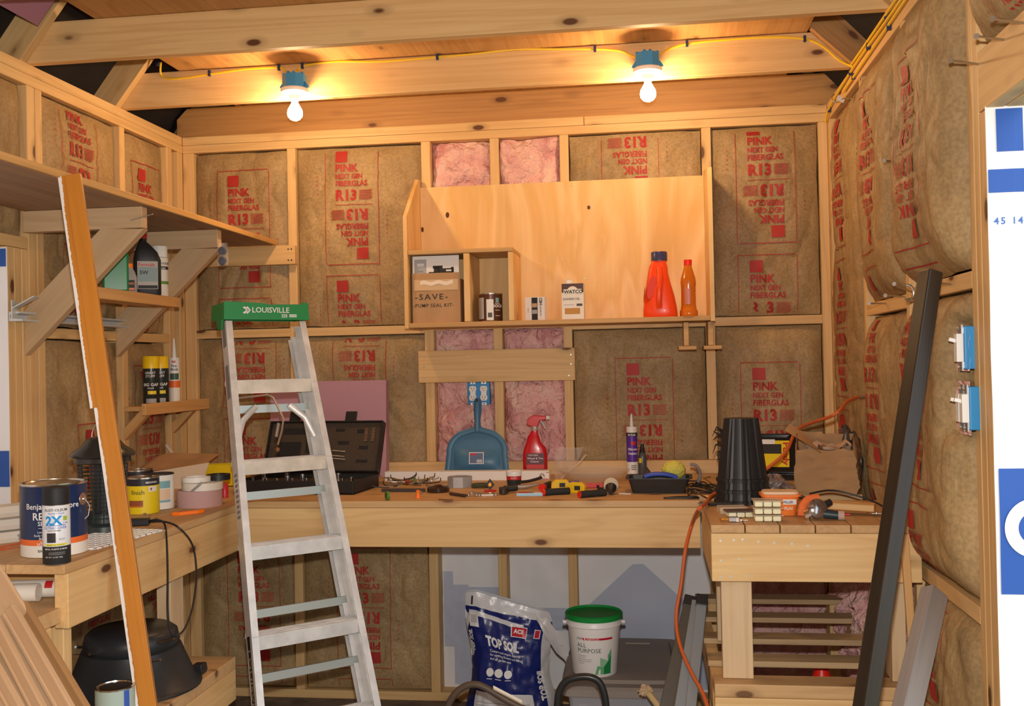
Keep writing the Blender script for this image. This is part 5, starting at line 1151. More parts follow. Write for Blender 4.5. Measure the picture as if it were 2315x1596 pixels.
m = MB().box((-.050, -.018, 0), (.045, .018, .010), PAP); m.box((-.050, -.0185, 0), (.045, -.018, .009), P_('pale_blue_print', (.35, .62, .80))); m.rect(-.048, -.016, -.005, .016, P_('red_print', (.55, .02, .02)), lambda x, y: (x, y, .0105)); m.rect(-.005, -.016, .010, .016, P_('steel_blue_print', (.15, .25, .35)), lambda x, y: (x, y, .0105))
simple(m, 'blade_packet', 'flat red, white and light blue packet at the bench front', 'packet', 1200, 1120, .02)
def grip(X0, Y0, X1, Y1, label, redw):
    a, b = Z(X0, Y0)+V(0, 0, .0125), Z(X1, Y1)+V(0, 0, .0125)
    t = thing('tool_grip', label, 'tool handle', a); d = (b-a); n_ = d.normalized()
    MB().tube([n_*redw, d], .0125, P_('rubber_grip', (.02, .02, .02), .7, bump=.2, bscale=300), 14).build('sleeve', t)
    MB().tube([V(0, 0, 0), n_*redw], .0128, P_('bright_red', (.80, .02, .01), .35), 14).build('red_end', t)
grip(1226, 1121, 1287, 1117, 'black rubber grip with red end, left of two by the tape measures', .008)
grip(1309, 1126, 1369, 1121, 'black rubber grip with red end, beside the chalk reel', .003)
grip(1224, 1110, 1244, 1102, 'short red plastic tool handle behind the left black grip', .026)
YT = P_('tape_yellow', (.85, .55, .01), .3)
def tapem(X_, Y_, rz, label, sc=1):
    t = thing('tape_measure', label, 'tape measure', Z(X_, Y_)+V(0, .02, 0), rz, 'yellow tape measures')
    m = MB().prism([(-.036*sc, .008), (-.028*sc, 0), (.034*sc, 0), (.036*sc, .026), (.024*sc, .040), (-.020*sc, .040), (-.034*sc, .028)], 'y', -.014, .014, YT); m.build('tape_case', t, bevel=.004)
    MB().box((-.004, -.0155, .012), (.018, -.014, .028), INK).build('badge', t); MB().box((.034*sc, -.01, .0), (.041*sc, .01, .010), BLACK).build('mouth', t)
tapem(1266, 1109, .12, 'yellow tape measure at left, behind the black rubber grips'); tapem(1303, 1116, -.25, 'yellow tape measure at right, tilted, between the black rubber grips')
m = MB().box((-.045, -.03, 0), (.045, .03, .004), P_('red_tray', (.62, .03, .02), .35)); m.box((-.045, -.03, 0), (.045, -.027, .020), P_('red_tray', (.62, .03, .02), .35)); m.box((.042, -.03, 0), (.045, .03, .020), P_('red_tray', (.62, .03, .02), .35)); m.box((-.045, -.03, 0), (-.042, .03, .02), P_('red_tray', (.62, .03, .02), .35))
simple(m, 'plastic_tray', 'shallow red plastic tray behind the tape measures', 'tray', 1338, 1102, .05)
simple(MB().tube([(0, 0, .007), (.04, .01, .007)], .007, P_('blue_handle', (.03, .08, .45), .4), 10), 'screwdriver_handle', 'small blue handle between the yellow tape measure and red tray', 'tool handle', 1286, 1096)
GL = P_('clear_dish', (.75, .72, .65), .08, alpha=.22)
t = MB().lathe([(.085, .002), (.115, .020), (.140, .046), (.146, .046), (.118, .017), (.086, 0)], GL, 40, cap=False).build('plastic_dish', None, Z(1342, 1092)+V(0, .09, 0)); tag(t, 'large shallow clear dish behind the red plastic tray', 'dish')
def bagf(u, v):
    w_ = .055*(1-.75*v); return ((2*u-1)*w_+.065*v*1.1, .02*math.sin(u*9+v*5)*(1-v)-.0*v, .145*v*(1-.0*u))
t = thing('plastic_bag', 'crumpled clear plastic bag standing upright behind the dish', 'bag', (at('y', -.22, 1285, 1080).x, -.22, ZB), .1)
FILM = P_('bag_film', (.8, .72, .68), .12, alpha=.30)
MB().grid(14, 18, lambda u, v: (-.035+(.02+.075*v)*(2*u-1)*(1-.4*v)+.045*v, .012*math.sin(7*u+6*v), .13*v-.02*u*v+.02*(u*v)), FILM).build('film', t)
m = MB().tube(smooth([(-.03, -.01, .0), (.0, -.012, .03), (.045, -.014, .065), (.075, -.01, .10)], 4), .0035, FILM, 6); m.build('twisted_edge', t)
# chalk reel
t = thing('chalk_reel', 'round cream chalk line reel with black nose at bench front', 'chalk reel', Z(1381, 1119)+V(0, .03, 0))
MB().lathe([(0, -.015), (.020, -.014), (.027, -.008), (.027, .008), (.020, .014), (0, .015)], P_('cream_reel', (.58, .52, .40), .6, bump=.3), 24, c=(0, 0, 0), M=Matrix.Translation((0, .012, .030)) @ Matrix.Rotation(1.2, 4, 'X')).build('reel', t)
MB().tube([(0, -.0, .022), (0, -.022, .014), (0, -.042, .010)], [.022, .012, .008], BLACK, 12).build('nose', t)
simple(MB().box((-.02, -.006, 0), (.025, .006, .003), PAP), 'paper_scrap', 'small white paper scrap right of the chalk reel', 'paper', 1412, 1117, -.3)
simple(MB().tube(smooth([(0, 0, .018), (.002, 0, .006), (.02, -.004, .006)], 3), .005, BLACK, 8), 'plastic_hook', 'small black hook left of the chalk reel', 'hook', 1352, 1108)
# silicone tube and black bottle
q = V(at('y', -.075, 1430, 1067).x, -.075, ZB)
t = thing('caulk_tube', 'white and purple silicone sealant tube standing by the black pan', 'caulk tube', q); th = facing(q)
PUR = P_('purple_print', (.10, .03, .35), .35)
b_ = MB().lathe([(.0235, 0), (.0235, .055), (.0235, .165), (.0235, .180), (.0235, .205)], WHITE, 28, mats=[WHITE, PUR, INK, WHITE])
tx('BUTLER', .0, .167, .010, WHITEINK, bold=.03)(b_, .0235, th, 1); curved(b_, .0235, th, -.004, .128, .018, .142, P_('red_print', (.55, .02, .02))); tx('Silicone', .003, .105, .014, WHITEINK, bold=.02)(b_, .0235, th, 1); tx('Sealant', .003, .087, .014, WHITEINK, bold=.02)(b_, .0235, th, 1)
for i in range(3): curved(b_, .0235, th, -.005, .038-i*.008, .018, .041-i*.008, INK)
b_.build('tube_body', t); MB().lathe([(.009, .205), (.008, .212), (.0035, .258), (0, .259)], WHITE, 16).build('nozzle', t)
q = V(at('y', -.07, 1453, 1066).x, -.07, ZB)
t = thing('bottle', 'small dark bottle with yellow label behind black pan', 'bottle', q); th = facing(q)
b_ = MB().lathe([(.017, 0), (.018, .003), (.018, .075), (.014, .09), (.010, .095)], P_('grey_bottle_dark', (.08, .085, .09), .3), 24); curved(b_, .018, th, -.018, .05, -.004, .07, YL); b_.build('bottle_body', t)
MB().lathe([(.0125, .080), (.012, .100), (.009, .104), (.0075, .128), (0, .13)], BLACK, 20).build('cap', t)
# black pan with brush and sponge
q = Z(1491, 1117)
t = thing('loaf_pan', 'black oblong pan holding a blue brush and yellow sponge', 'pan', (q.x, q.y+.075, ZB), -.03)
PANM = P_('pan_black', (.03, .027, .026), .38)
b_ = MB(); n = 24
def rr_(w_, d_, r_, z_): return [(max(-w_+r_, min(w_-r_, w_*1.6*math.cos(a)))+r_*math.cos(a), max(-d_+r_, min(d_-r_, d_*1.6*math.sin(a)))+r_*math.sin(a), z_) for a in [2*PI*i/48+.001 for i in range(48)]]
rings = [rr_(.098, .055, .02, 0), rr_(.112, .068, .02, .052), rr_(.122, .078, .022, .054), rr_(.122, .078, .022, .057), rr_(.110, .066, .02, .055), rr_(.096, .053, .018, .003)]
vs = [q_ for s_ in rings for q_ in s_]; b_.add(vs, [(j*48+i, j*48+(i+1) % 48, (j+1)*48+(i+1) % 48, (j+1)*48+i) for j in range(5) for i in range(48)]+[tuple(range(48))[::-1], tuple(range(5*48, 6*48))], PANM, False); b_.build('pan_body', t)
o = MB().tube(smooth([(-.055, -.045, .058), (-.02, -.04, .066), (.03, -.035, .064), (.065, -.03, .052)], 4), .009, P_('blue_handle', (.03, .08, .45), .4), 10, flat=1.3).build('brush', None, (q.x, q.y+.075, ZB+.002)); tag(o, 'blue brush handle resting across the black pan', 'brush')
SPG = P_('yellow_mop', (.72, .66, .12), .9, bump=1, bscale=90)
def bumpball(u, v):
    a, b2 = 2*PI*u, PI*(v-.5); r_ = .042*(1+.10*noise.noise((math.cos(a)*6, math.sin(a)*6, v*12))); return (r_*1.05*math.cos(a)*math.cos(b2), r_*.9*math.sin(a)*math.cos(b2), r_*.85*math.sin(b2))
o = MB().grid(40, 24, bumpball, SPG).build('cleaning_sponge', None, (q.x+.055, q.y+.105, ZB+.075)); tag(o, 'fluffy pale yellow sponge in the black pan', 'sponge')
o = MB().prism([(-.02, 0), (.03, 0), (.018, .03), (.0, .055), (-.01, .03)], 'y', -.015, .015, P_('dark_brown_leather', (.05, .02, .012), .6)).build('leather_scrap', None, (q.x-.045, q.y+.10, ZB+.035), bevel=.003); tag(o, 'dark brown pointed scrap at the left inside the black pan', 'scrap')
simple(MB().tube([(-.03, 0, .005), (.03, .0, .006)], [.006, .004], P_('red_plastic', (.55, .02, .03), .35), 8), 'red_marker', 'red marker behind the black pan', 'marker', 1490, 1063, 0, 0, dy=-.0) if False else None
# wires heap
rr = random.Random(8)
for i in range(9):
    c = Z(1602+rr.uniform(-30, 22), 1112+rr.uniform(-14, 16)); pts = []
    for k in range(9):
        a = k*PI*2/8*rr.choice((1, 1, -1))+rr.random(); R0 = .03+.02*rr.random(); pts.append(V(R0*1.4*math.cos(a), R0*math.sin(a), .006+.030*rr.random()))
    o = MB().tube(smooth(pts, 4), .0026, BLACK if i % 3 else P_('bronze_key', (.25, .16, .06), .3, metal=.8), 6).build('charger_cable', None, (c.x, min(c.y, -.45), ZB)); tag(o, 'tangled thin cable in heap left of black flower pots', 'cable', 'tangled cables by the flower pots')
simple(MB().tube(smooth([(-.055, -.006, 0), (.05, -.012, 0), (.055, .02, 0), (.03, .03, .0), (-.02, .018, 0), (-.06, -.004, 0)], 3), .003, BLACK, 6), 'zip_tie', 'black cable loop on bench front right of the pan', 'cable', 1540, 1128, .05, .004)
m = MB().tube(smooth([(.0, 0, 0), (.02, .0, .03), (.025, 0, .06), (.01, 0, .085), (-.01, 0, .09)], 4), .006, P_('grey_strap', (.25, .25, .25), .6), 8, flat=1.4)
simple(m, 'grey_strap', 'grey curved strap at the right end of the black pan', 'strap', 1568, 1108, 0, .006)

# ---------------------------------------------------------------- flower pots, tray, bag
POT = P_('pot_black', (.018, .019, .021), .45)
q = stand(1680, 1143, .088)
for k in range(3):
    def pr(a, z_, kk=k):
        base_r = .088-.032*(z_/.32); rib = .004*(1 if (a/(2*PI)*16) % 1 < .3 else 0)*0
        return base_r
    z0 = k*.036; m = MB(); n = 64; rings = []
    top = .212+.0*k
    for z_, r_ in ((0, .093-k*.004), (.012, .093-k*.004), (.013, .0875-k*.004), (top+.0, .054)):
        rings.append([((r_+(.0035 if (i % 8) in (0, 2) else 0))*math.cos(2*PI*i/n), (r_+(.0035 if (i % 8) in (0, 2) else 0))*math.sin(2*PI*i/n), z_) for i in range(n)])
    vs = [p_ for s_ in rings for p_ in s_]; m.add(vs, [(j*n+i, j*n+(i+1) % n, (j+1)*n+(i+1) % n, (j+1)*n+i) for j in range(3) for i in range(n)]+[tuple(range(3*n, 4*n))], POT, False)
    t = m.build('flower_pot', None, (q.x, q.y, ZB+z0)); tag(t, 'upturned black flower pot, %s of the nested stack' % ('bottom', 'middle', 'topmost')[k], 'flower pot', 'nested black flower pots')
rr = random.Random(5); m = MB()
for i in range(8):
    a = rr.uniform(2.6, 3.5); z0 = rr.uniform(.14, .24); m.tube([(-.055, 0.05, z0), (-.070-.015*rr.random(), .03, z0+rr.uniform(-.02, .02)), (-.078-.02*rr.random(), .02, z0+rr.uniform(-.03, .03))], [.006, .003, .001], P_('dry_leaf', (.045, .03, .02), .8), 5)
t = m.build('dried_twigs', None, q); tag(t, 'dark dried twigs sticking out behind the flower pots', 'twigs', kind='stuff')
t = thing('paint_tray', 'glossy black paint tray with yellow label leaning behind flower pots', 'paint tray', (at('y', -.30, 1762, 1070).x, -.33, ZB), 0, rot=(math.radians(-22), 0, -.15))
GBk = P_('gloss_black', (.012, .012, .013), .14)
b_ = MB().box((-.095, 0, .03), (.09, .012, .19), GBk)
for a, c in (((-.095, -.018, .03), (-.089, 0, .19)), ((.084, -.018, .03), (.09, 0, .19)), ((-.095, -.018, .184), (.09, 0, .19)), ((-.095, -.018, .03), (.09, 0, .036))): b_.box(a, c, GBk)
b_.box((-.06, .0, 0), (.06, .012, .03), GBk); b_.build('tray', t, bevel=.004)
h = MB(); g = lambda x, y: (x, -.002, y)
h.rect(-.085, .055, .035, .165, YL, g); h.rect(-.082, .110, .005, .15, INK, lambda x, y: (x, -.0026, y)); h.rect(-.07, .150, -.02, .17, PAP, lambda x, y: (x, -.0026, y)); h.text('Purdy', .040, P_('red_print', (.55, .02, .02)), lambda x, y: (.012+y*.8, -.003, .158-x), bold=.03); h.build('label', t)
# paper bag
PB = P_('paper_bag', (.46, .26, .115), .75, var=.15, vscale=4, bump=.3, bscale=12)
t = thing('paper_bag', 'crumpled brown paper bag with folded rim in the right corner', 'paper bag', (2.735, -.70, ZB), -.10)
def bagpt(u, v):
    per = [(-.10, -.075), (.105, -.075), (.13, .07), (-.085, .075)]
    s_ = u*4; i = int(s_) % 4; f_ = s_-int(s_) if u < 1 else 0; a, b2 = per[i], per[(i+1) % 4]
    x = a[0]+(b2[0]-a[0])*f_; y = a[1]+(b2[1]-a[1])*f_
    w_ = noise.noise((x*14, y*14+5, v*5))*.010+noise.noise((x*40, y*40, v*14))*.006
    sc2 = 1+.05*math.sin(v*PI)-.06*v; h_ = .160 if y < -.06 else (.215 if x < 0 else .205)
    return (x*sc2+w_, y*sc2+w_*.8, v*h_+noise.noise((x*20, y*20, 4))*.008*v)
MB().grid(64, 24, bagpt, PB).build('bag_body', t)
fl_ = MB().grid(12, 5, lambda u, v: (-.135+.12*u+.02*v, -.04-.05*(1-v)*u+.03*v, .225-.075*u+.025*v*(1-u)), PB); fl_.build('torn_flap', t)
h = MB(); g = lambda x, y: (-.116, x, y)
h.text('PAPER', .022, INK, lambda x, y: (-.085+x*.55-.022, -.098-.0, .135+y), bold=.01) if False else h.text('PAPER', .018, P_('bag_ink', (.12, .07, .03), .7), lambda x, y: (-.118, .05-x, .105+y)); h.build('bag_print', t)
MB().grid(10, 10, lambda u, v: (-.07+.16*u, -.03+.05*noise.noise((u*3, v*3, 1)), .12+.06*v+.03*noise.noise((u*5, v*5, 2))), P_('crumpled_tissue', (.50, .33, .22), .6)).build('contents', t)
def crumple(u, v, s=1, seed=0):
    a, b2 = 2*PI*u, PI*(v-.5); r_ = s*(1+.45*noise.noise((math.cos(a)*2.2+seed, math.sin(a)*2.2, v*5))+.2*noise.noise((math.cos(a)*6+seed, math.sin(a)*6, v*12))); return (r_*math.cos(a)*math.cos(b2), r_*math.sin(a)*math.cos(b2), r_*.7*math.sin(b2)+s*.55)
o = MB().grid(26, 16, lambda u, v: crumple(u, v, .058, 3), P_('foil_wrap', (.30, .26, .25), .25, metal=.5), False).build('snack_packet', None, (2.545, -.80, ZB)); tag(o, 'crumpled shiny packet between flower pots and paper bag', 'packet')
o = MB().grid(30, 22, lambda u, v: (lambda q_: (q_[0]*.6, q_[1]*.9, q_[2]*2.2))(crumple(u, v, .075, 7)), P_('dark_plastic_bag', (.085, .06, .045), .3), True).build('plastic_bag', None, (2.835, -.62, ZB)); tag(o, 'dark crumpled plastic bag squeezed beside the paper bag at right wall', 'bag')
for i, pts in enumerate(([(2.50, -.95, .01), (2.56, -.90, .04), (2.62, -.93, .012), (2.68, -1.0, .01)], [(2.52, -1.02, .01), (2.60, -1.0, .03), (2.66, -1.08, .01)], [(2.62, -1.12, .05), (2.70, -1.08, .055), (2.80, -1.10, .03), (2.84, -1.14, .012)])):
    o = MB().tube(smooth([V(a, b2, ZB+c) for a, b2, c in pts], 5), .003, BLACK, 6).build('black_wire', None); tag(o, 'thin black wire on right bench, %s' % ('left of the paper bag', 'behind the wax melt trays', 'arching above the pine block')[i], 'wire')
# ---------------------------------------------------------------- small right bench
CP = P_('clear_tray', (.80, .70, .52), .15, alpha=.45); WAX = P_('cream_wax', (.84, .80, .55), .4)
def waxtray(X_, Y_, k, label, lidc=None, rz=0):
    q = Z(X_, Y_); t = thing('wax_tray', label, 'wax melts', (q.x, q.y+.028, ZB+.0215*k), rz, 'wax melt trays')
    w_ = MB()
    for i in range(3):
        for j in range(2): w_.box((-.038+i*.026, -.026+j*.026, .001), (-.014+i*.026, -.002+j*.026, .0165), WAX)
    w_.build('wax_cubes', t, bevel=.003); MB().box((-.043, -.031, .0168), (.045, .031, .0205), lidc or CP).build('lid', t, bevel=.001)
for k in range(3): waxtray(1737, 1180, k, 'clear tray of cream wax cubes, %s of the stack of three' % ('bottom', 'middle', 'top')[k])
waxtray(1673, 1171, 0, 'single clear tray of cream wax cubes left of the stack', P_('dark_tray_label', (.12, .09, .08), .4), .15)
simple(MB().box((-.04, -.03, 0), (.045, .03, .020), CP), 'empty_wax_tray', 'empty amber plastic tray behind the padlock', 'tray', 1655, 1162, .1, dy=.03)
t = thing('padlock', 'small brass and steel padlock on the bench corner', 'padlock', Z(1655, 1181)+V(0, .01, .001), .0)
MB().box((-.010, -.010, 0), (.020, .010, .014), P_('lock_body', (.40, .40, .42), .3, metal=.9)).build('lock_body', t, bevel=.002); MB().box((.012, -.0105, .001), (.020, -.0095, .013), P_('bright_steel', (.85, .87, .9), .2, metal=.6)).build('label_plate', t)
MB().tube(smooth([(-.008, -.006, .006), (-.028, -.007, .006), (-.034, 0, .006), (-.028, .007, .006), (-.008, .006, .006)], 3), .0025, P_('brass', (.75, .42, .08), .25, metal=.9), 8).build('shackle', t)
simple(MB().tube([(-.008, 0, .003), (.014, -.004, .003)], [.004, .001], CHROME, 6), 'pen_nib', 'tiny steel key tip right of the padlock', 'key', 1680, 1178)
t = thing('spackle_tub', 'orange tub with cream lid behind the wax melt stack', 'tub', Z(1768, 1166)+V(0, .045, 0)); th = facing(t.location)
b_ = MB(); rings = [rr_(.046, .036, .02, 0), rr_(.056, .044, .02, .060)]; vs = [p_ for s_ in rings for p_ in s_]; b_.add(vs, [(i, (i+1) % 48, 48+(i+1) % 48, 48+i) for i in range(48)]+[tuple(range(48))[::-1]], P_('tub_orange', (.88, .22, .03), .4))
g = lambda x, y: (.004+x, -.0375-.0075*y/.06-.0008, y); b_.rect(.0, .034, .040, .050, PAP, g); b_.text('FILLER', .010, INK, lambda x, y: (lambda v: (v[0], v[1]-.0006, v[2]))(g(.002+x, .038+y)), bold=.02); b_.text('PLAS', .012, WHITEINK, lambda x, y: g(.004+x, .018+y), bold=.02); b_.build('tub_body', t)
b_ = MB(); rings = [rr_(.062, .050, .022, .058), rr_(.062, .050, .022, .064)]; vs = [p_ for s_ in rings for p_ in s_]; b_.add(vs, [(i, (i+1) % 48, 48+(i+1) % 48, 48+i) for i in range(48)]+[tuple(range(48))[::-1], tuple(range(48, 96))], P_('tub_orange', (.88, .22, .03), .4)); b_.build('rim', t)
b_ = MB(); rings = [rr_(.056, .044, .022, .0645), rr_(.052, .040, .022, .072)]; vs = [p_ for s_ in rings for p_ in s_]; b_.add(vs, [(i, (i+1) % 48, 48+(i+1) % 48, 48+i) for i in range(48)]+[tuple(range(48, 96))], P_('cream_lid', (.82, .62, .42), .45)); b_.build('lid', t)
a, b2 = Z(1865, 1148), Z(1950, 1168)
t = lum('pine_offcut', (-.11, -.032, 0), (.075, .032, .020)); t.location = (b2.x-.045, b2.y+.06, ZB+.0255); t.rotation_euler = (0, .03, -.28); tag(t, 'pale pine offcut lying at right on the small bench', 'offcut')
t = thing('angle_tool', 'chrome and black air tool with orange sleeve on the small bench', 'power tool', Z(1852, 1176)+V(0, .03, 0), .0)
MB().lathe([(.0, -.012), (.026, -.012), (.030, -.004), (.030, .008), (.020, .016), (0, .018)], P_('smoky_chrome', (.42, .42, .44), .15, metal=.9), 28, M=Matrix.Translation((-.004, -.02, .032)) @ Matrix.Rotation(1.25, 4, 'X') @ Matrix.Rotation(.3, 4, 'Y')).build('gear_head', t)
MB().tube([(-.035, -.022, .012), (-.02, -.028, .020)], [.018, .016], CHROME, 16).build('chrome_collar', t)
MB().tube([(.005, -.01, .035), (.04, .005, .05)], [.012, .010], BLACK, 12).build('side_handle', t); MB().tube([(.015, -.022, .018), (.055, -.028, .014)], [.014, .013], P_('dark_teal', (.02, .04, .05), .4), 12).build('body_grip', t)
MB().tube([(.055, -.028, .014), (.072, -.030, .014)], [.014, .014], P_('cork', (.48, .34, .28), .7), 12).build('end_cap', t)
MB().tube(smooth([(-.045, .0, .008), (-.040, .01, .035), (-.02, .02, .055), (.01, .025, .058)], 4), .013, P_('orange_mesh', (.90, .20, .05), .7, bump=.5, bscale=300), 12, flat=.6).build('orange_sleeve', t)
simple(MB().tube([(-.018, 0, .006), (.022, .0, .006)], .003, STEEL, 8).lathe([(.003, 0), (.008, 0), (.008, .002), (.003, .002)], STEEL, 14, M=Matrix.Translation((-.006, 0, .008)) @ Matrix.Rotation(PI/2, 4, 'Y'), cap=False), 'carriage_bolt', 'steel bolt with washers right of pine offcut', 'bolt', 1985, 1168, -.15, .002)
simple(MB().tube([(0, 0, .004), (.03, -.006, .004)], .0035, P_('red_plastic', (.55, .02, .03), .35), 6), 'red_pencil', 'short red pencil beneath the pine offcut', 'pencil', 1898, 1166)
t = MB().lathe([(.010, 0), (.019, 0), (.019, .013), (.010, .013), (.010, 0)], CHROME, 24, cap=False).build('ring_clamp', None, Z(1590, 1146)+V(0, .0, 0)); tag(t, 'steel ring at corner between the two benches', 'ring')
simple(MB().tube([(0, 0, .008), (.07, .01, .008)], .006, BLACK, 8), 'black_rod', 'short black rod touching the steel ring', 'rod', 1604, 1146)
# orange cord
CO = P_('cord_orange', (.62, .13, .03), .45)
pts = [at('x', RW-.03, 1942, 897), at('x', RW-.09, 1915, 908), at('x', RW-.16, 1885, 938), V(2.66, -.62, 1.235), V(2.60, -.72, 1.16), V(2.52, -.76, 1.10), V(2.42, -.80, 1.05), V(2.33, -.90, ZB+.02), Z(1596, 1138, ZB+.012), at('x', 2.262, 1580, 1150)+V(0, -.01, 0)]
pts += [at('y', -.99, 1566, 1180), at('y', -1.03, 1550, 1240), at('y', -1.05, 1540, 1320), at('y', -1.07, 1529, 1390), at('y', -1.12, 1535, 1450), at('y', -1.20, 1558, 1510), at('y', -1.30, 1590, 1570), at('y', -1.36, 1606, 1620)]
t = thing('orange_extension_cord', 'orange extension cord from right wall across benches and down to the floor', 'cord', (0, 0, 0))
MB().tube(smooth(pts, 6), .0062, CO, 10).build('cord', t)
MB().tube([pts[0]+V(.02, 0, 0), pts[0]], .010, CHROME, 12).build('plug_end', t)
# ================================================================ under the benches and leaning boards
# topsoil bag
NV = P_('bag_navy', (.012, .022, .16), .28, bump=.35, bscale=16); BW = P_('bag_white', (.70, .70, .72), .28, bump=.5, bscale=14)
t = thing('soil_bag', 'slumped blue and white top soil bag standing under the back bench', 'soil bag', (1.545, -.36, 0), .05)
def sb(u, v, off=0):
    """front of the bag; u across 0..1, v up 0..1"""
    w_ = .175-.012*v+.012*math.sin(v*9); lean = -.015*v
    x = (2*u-1)*w_+lean+.012*noise.noise((u*3, v*4, 2)); z_ = v*(.575-.10*max(0, u-.15)*v)
    e = 1-(2*u-1)**4; d = .085*e*(1-.72*v**2.2)
    d += .010*noise.noise((u*5, v*8, 5))+.007*noise.noise((u*14, v*16, 7))
    return (x, -d-off, z_)
def sbb(u, v): q = sb(u, v); return (q[0], -q[1]*.7, q[2])
b_ = MB(); b_.grid(40, 60, sb, NV); b_.grid(24, 30, sbb, BW)
g = lambda x, y, o=.0035: sb(.5+x/.35, y/.575, o)
# white crown and folds
b_.grid(30, 10, lambda u, v: sb(u, .90+.10*v, .003), BW); b_.grid(24, 8, lambda u, v: sb(.05+.62*u, .84+.035*v-.05*max(0, u-.3), .003), BW)
b_.grid(8, 30, lambda u, v: sb(.90+.10*u, .02+.80*v, .003), BW); b_.grid(5, 14, lambda u, v: sb(.0+.03*u+.03*u*math.sin(v*9), .55+.30*v, .003), BW)
RD = P_('badge_red', (.55, .01, .03), .4)
b_.rect(.015, .425, .075, .475, WHITEINK, lambda x, y: g(x, y, .004), 4, 3); b_.rect(.019, .429, .073, .471, RD, lambda x, y: g(x, y, .005), 4, 3); b_.text('ACE', .026, WHITEINK, lambda x, y: g(.026+x, .444+y, .006), sx=.75, bold=.04)
b_.rect(.105, .43, .130, .47, WHITEINK, lambda x, y: g(x, y, .004), 2, 2); b_.rect(.108, .433, .127, .467, RD, lambda x, y: g(x, y, .005), 2, 2)
b_.rect(-.155, .44, -.115, .495, WHITEINK, lambda x, y: g(x, y, .004), 3, 3)
for i in range(7): b_.rect(-.148+i*.004, .455, -.146+i*.004, .485, P_('grey_ink', (.35, .35, .35)), lambda x, y: g(x, y, .0055))
b_.rect(-.148, .525, -.140, .560, INK, lambda x, y: g(x, y, .006), 1, 3)
b_.text('TOP SOIL', .052, WHITEINK, lambda x, y: g(-.095+x, .375+y-.10*x, .005), sx=.66, bold=.05)
for i, s_ in enumerate(('Composted organic material', 'for seeding flowers and lawns', 'and all garden uses')): b_.text(s_, .0145, WHITEINK, lambda x, y, i=i: g(-.085+x, .350-i*.016+y-.08*x, .005), sx=.85, bold=.01)
b_.text('TOP SOIL', .036, WHITEINK, lambda x, y: g(.148-y, .16+x, .005), sx=.85, bold=.05)
b_.text('TOP SOIL', .034, WHITEINK, lambda x, y: g(-.150-y*.7, .34+x, .006), sx=.6, bold=.05)
for x in (-.082, -.045, -.005): b_.add([g(x+.017*math.cos(a), .268-.1*(x+.08)*.2+.017*math.sin(a), .005) for a in [i*PI/12 for i in range(24)]], [tuple(range(24))], WHITEINK); b_.rect(x-.012, .240, x+.012, .243, WHITEINK, lambda a, c: g(a, c, .005))
b_.rect(-.14, .02, .09, .19, BW, lambda x, y: g(x, y-.2*(x+.14)*.15, .004), 16, 8)
for i in range(9): b_.rect(-.13, .035+i*.014, .075, .038+i*.014, P_('grey_ink', (.35, .35, .35)), lambda x, y: g(x, y-.03*(x+.14), .006), 12, 1)
b_.build('bag_body', t)
MB().grid(16, 12, lambda u, v: (.10+.13*u, -.03-.03*math.sin(u*5)*v, .50-.11*u-.10*v*u+.02*noise.noise((u*4, v*4, 9))-.03*v), BW).build('loose_flap', t)
# storage tote and joint compound pail
TG = P_('tote_grey', (.34, .35, .39), .5, bump=.05, bscale=60); TL = P_('tote_lid', (.29, .255, .23), .55, var=.12, vscale=4)
t = thing('storage_tote', 'grey plastic storage tote with dusty lid under back bench', 'storage tote', (2.0, -.44, 0))
def rq(w_, d_, r_, z_, n=48): return [(max(-w_+r_, min(w_-r_, w_*1.6*math.cos(a)))+r_*math.cos(a), max(-d_+r_, min(d_-r_, d_*1.6*math.sin(a)))+r_*math.sin(a), z_) for a in [2*PI*i/n+.001 for i in range(n)]]
def loft(mb, rings, mat, smooth=False, caps=(1, 1)):
    n = len(rings[0]); vs = [p_ for s_ in rings for p_ in s_]
    fs = [(j*n+i, j*n+(i+1) % n, (j+1)*n+(i+1) % n, (j+1)*n+i) for j in range(len(rings)-1) for i in range(n)]
    if caps[0]: fs.append(tuple(range(n))[::-1])
    if caps[1]: fs.append(tuple(range((len(rings)-1)*n, len(rings)*n)))
    return mb.add(vs, fs, mat, smooth)
b_ = MB(); loft(b_, [rq(.180, .28, .04, 0), rq(.205, .312, .045, .275), rq(.212, .318, .045, .276), rq(.212, .318, .045, .29)], TG)
for i in range(5): b_.box((-.16+i*.07, -.306, .02), (-.125+i*.07, -.290, .25), TG)
b_.build('tote_body', t, bevel=.001)
b_ = MB(); loft(b_, [rq(.230, .345, .06, .288), rq(.230, .345, .06, .312), rq(.218, .333, .06, .322), rq(.19, .29, .06, .322), rq(.18, .28, .055, .333)], TL); b_.box((.0, .20, .333), (.10, .215, .339), TL); b_.build('lid', t)
z_ = .3335; q = at('z', z_, 1340, 1537); 
t = thing('joint_compound_pail', 'white all purpose pail with green lid standing on the grey tote', 'pail', (1.895, -.62, z_)); th = facing(t.location)
PW_ = P_('pail_white', (.82, .82, .82), .35); GRN = P_('pail_green', (.01, .26, .05), .3)
b_ = MB().lathe([(.080, 0), (.083, .004), (.098, .180), (.106, .184), (.106, .190), (.102, .196), (.103, .208), (.09, .209)], PW_, 48)
for a in (th-1.45, th+1.45): b_.tube([(.10*math.cos(a), .10*math.sin(a), .188), (.118*math.cos(a), .118*math.sin(a), .190)], .007, PW_, 8)
cy = lambda x, y, o=.0008: (((.083+.0852*y+o))*math.cos(th+x/.09), ((.083+.0852*y+o))*math.sin(th+x/.09), y)
DG = P_('dark_green_print', (.05, .10, .07)); LG = P_('light_green', (.12, .42, .20), .4)
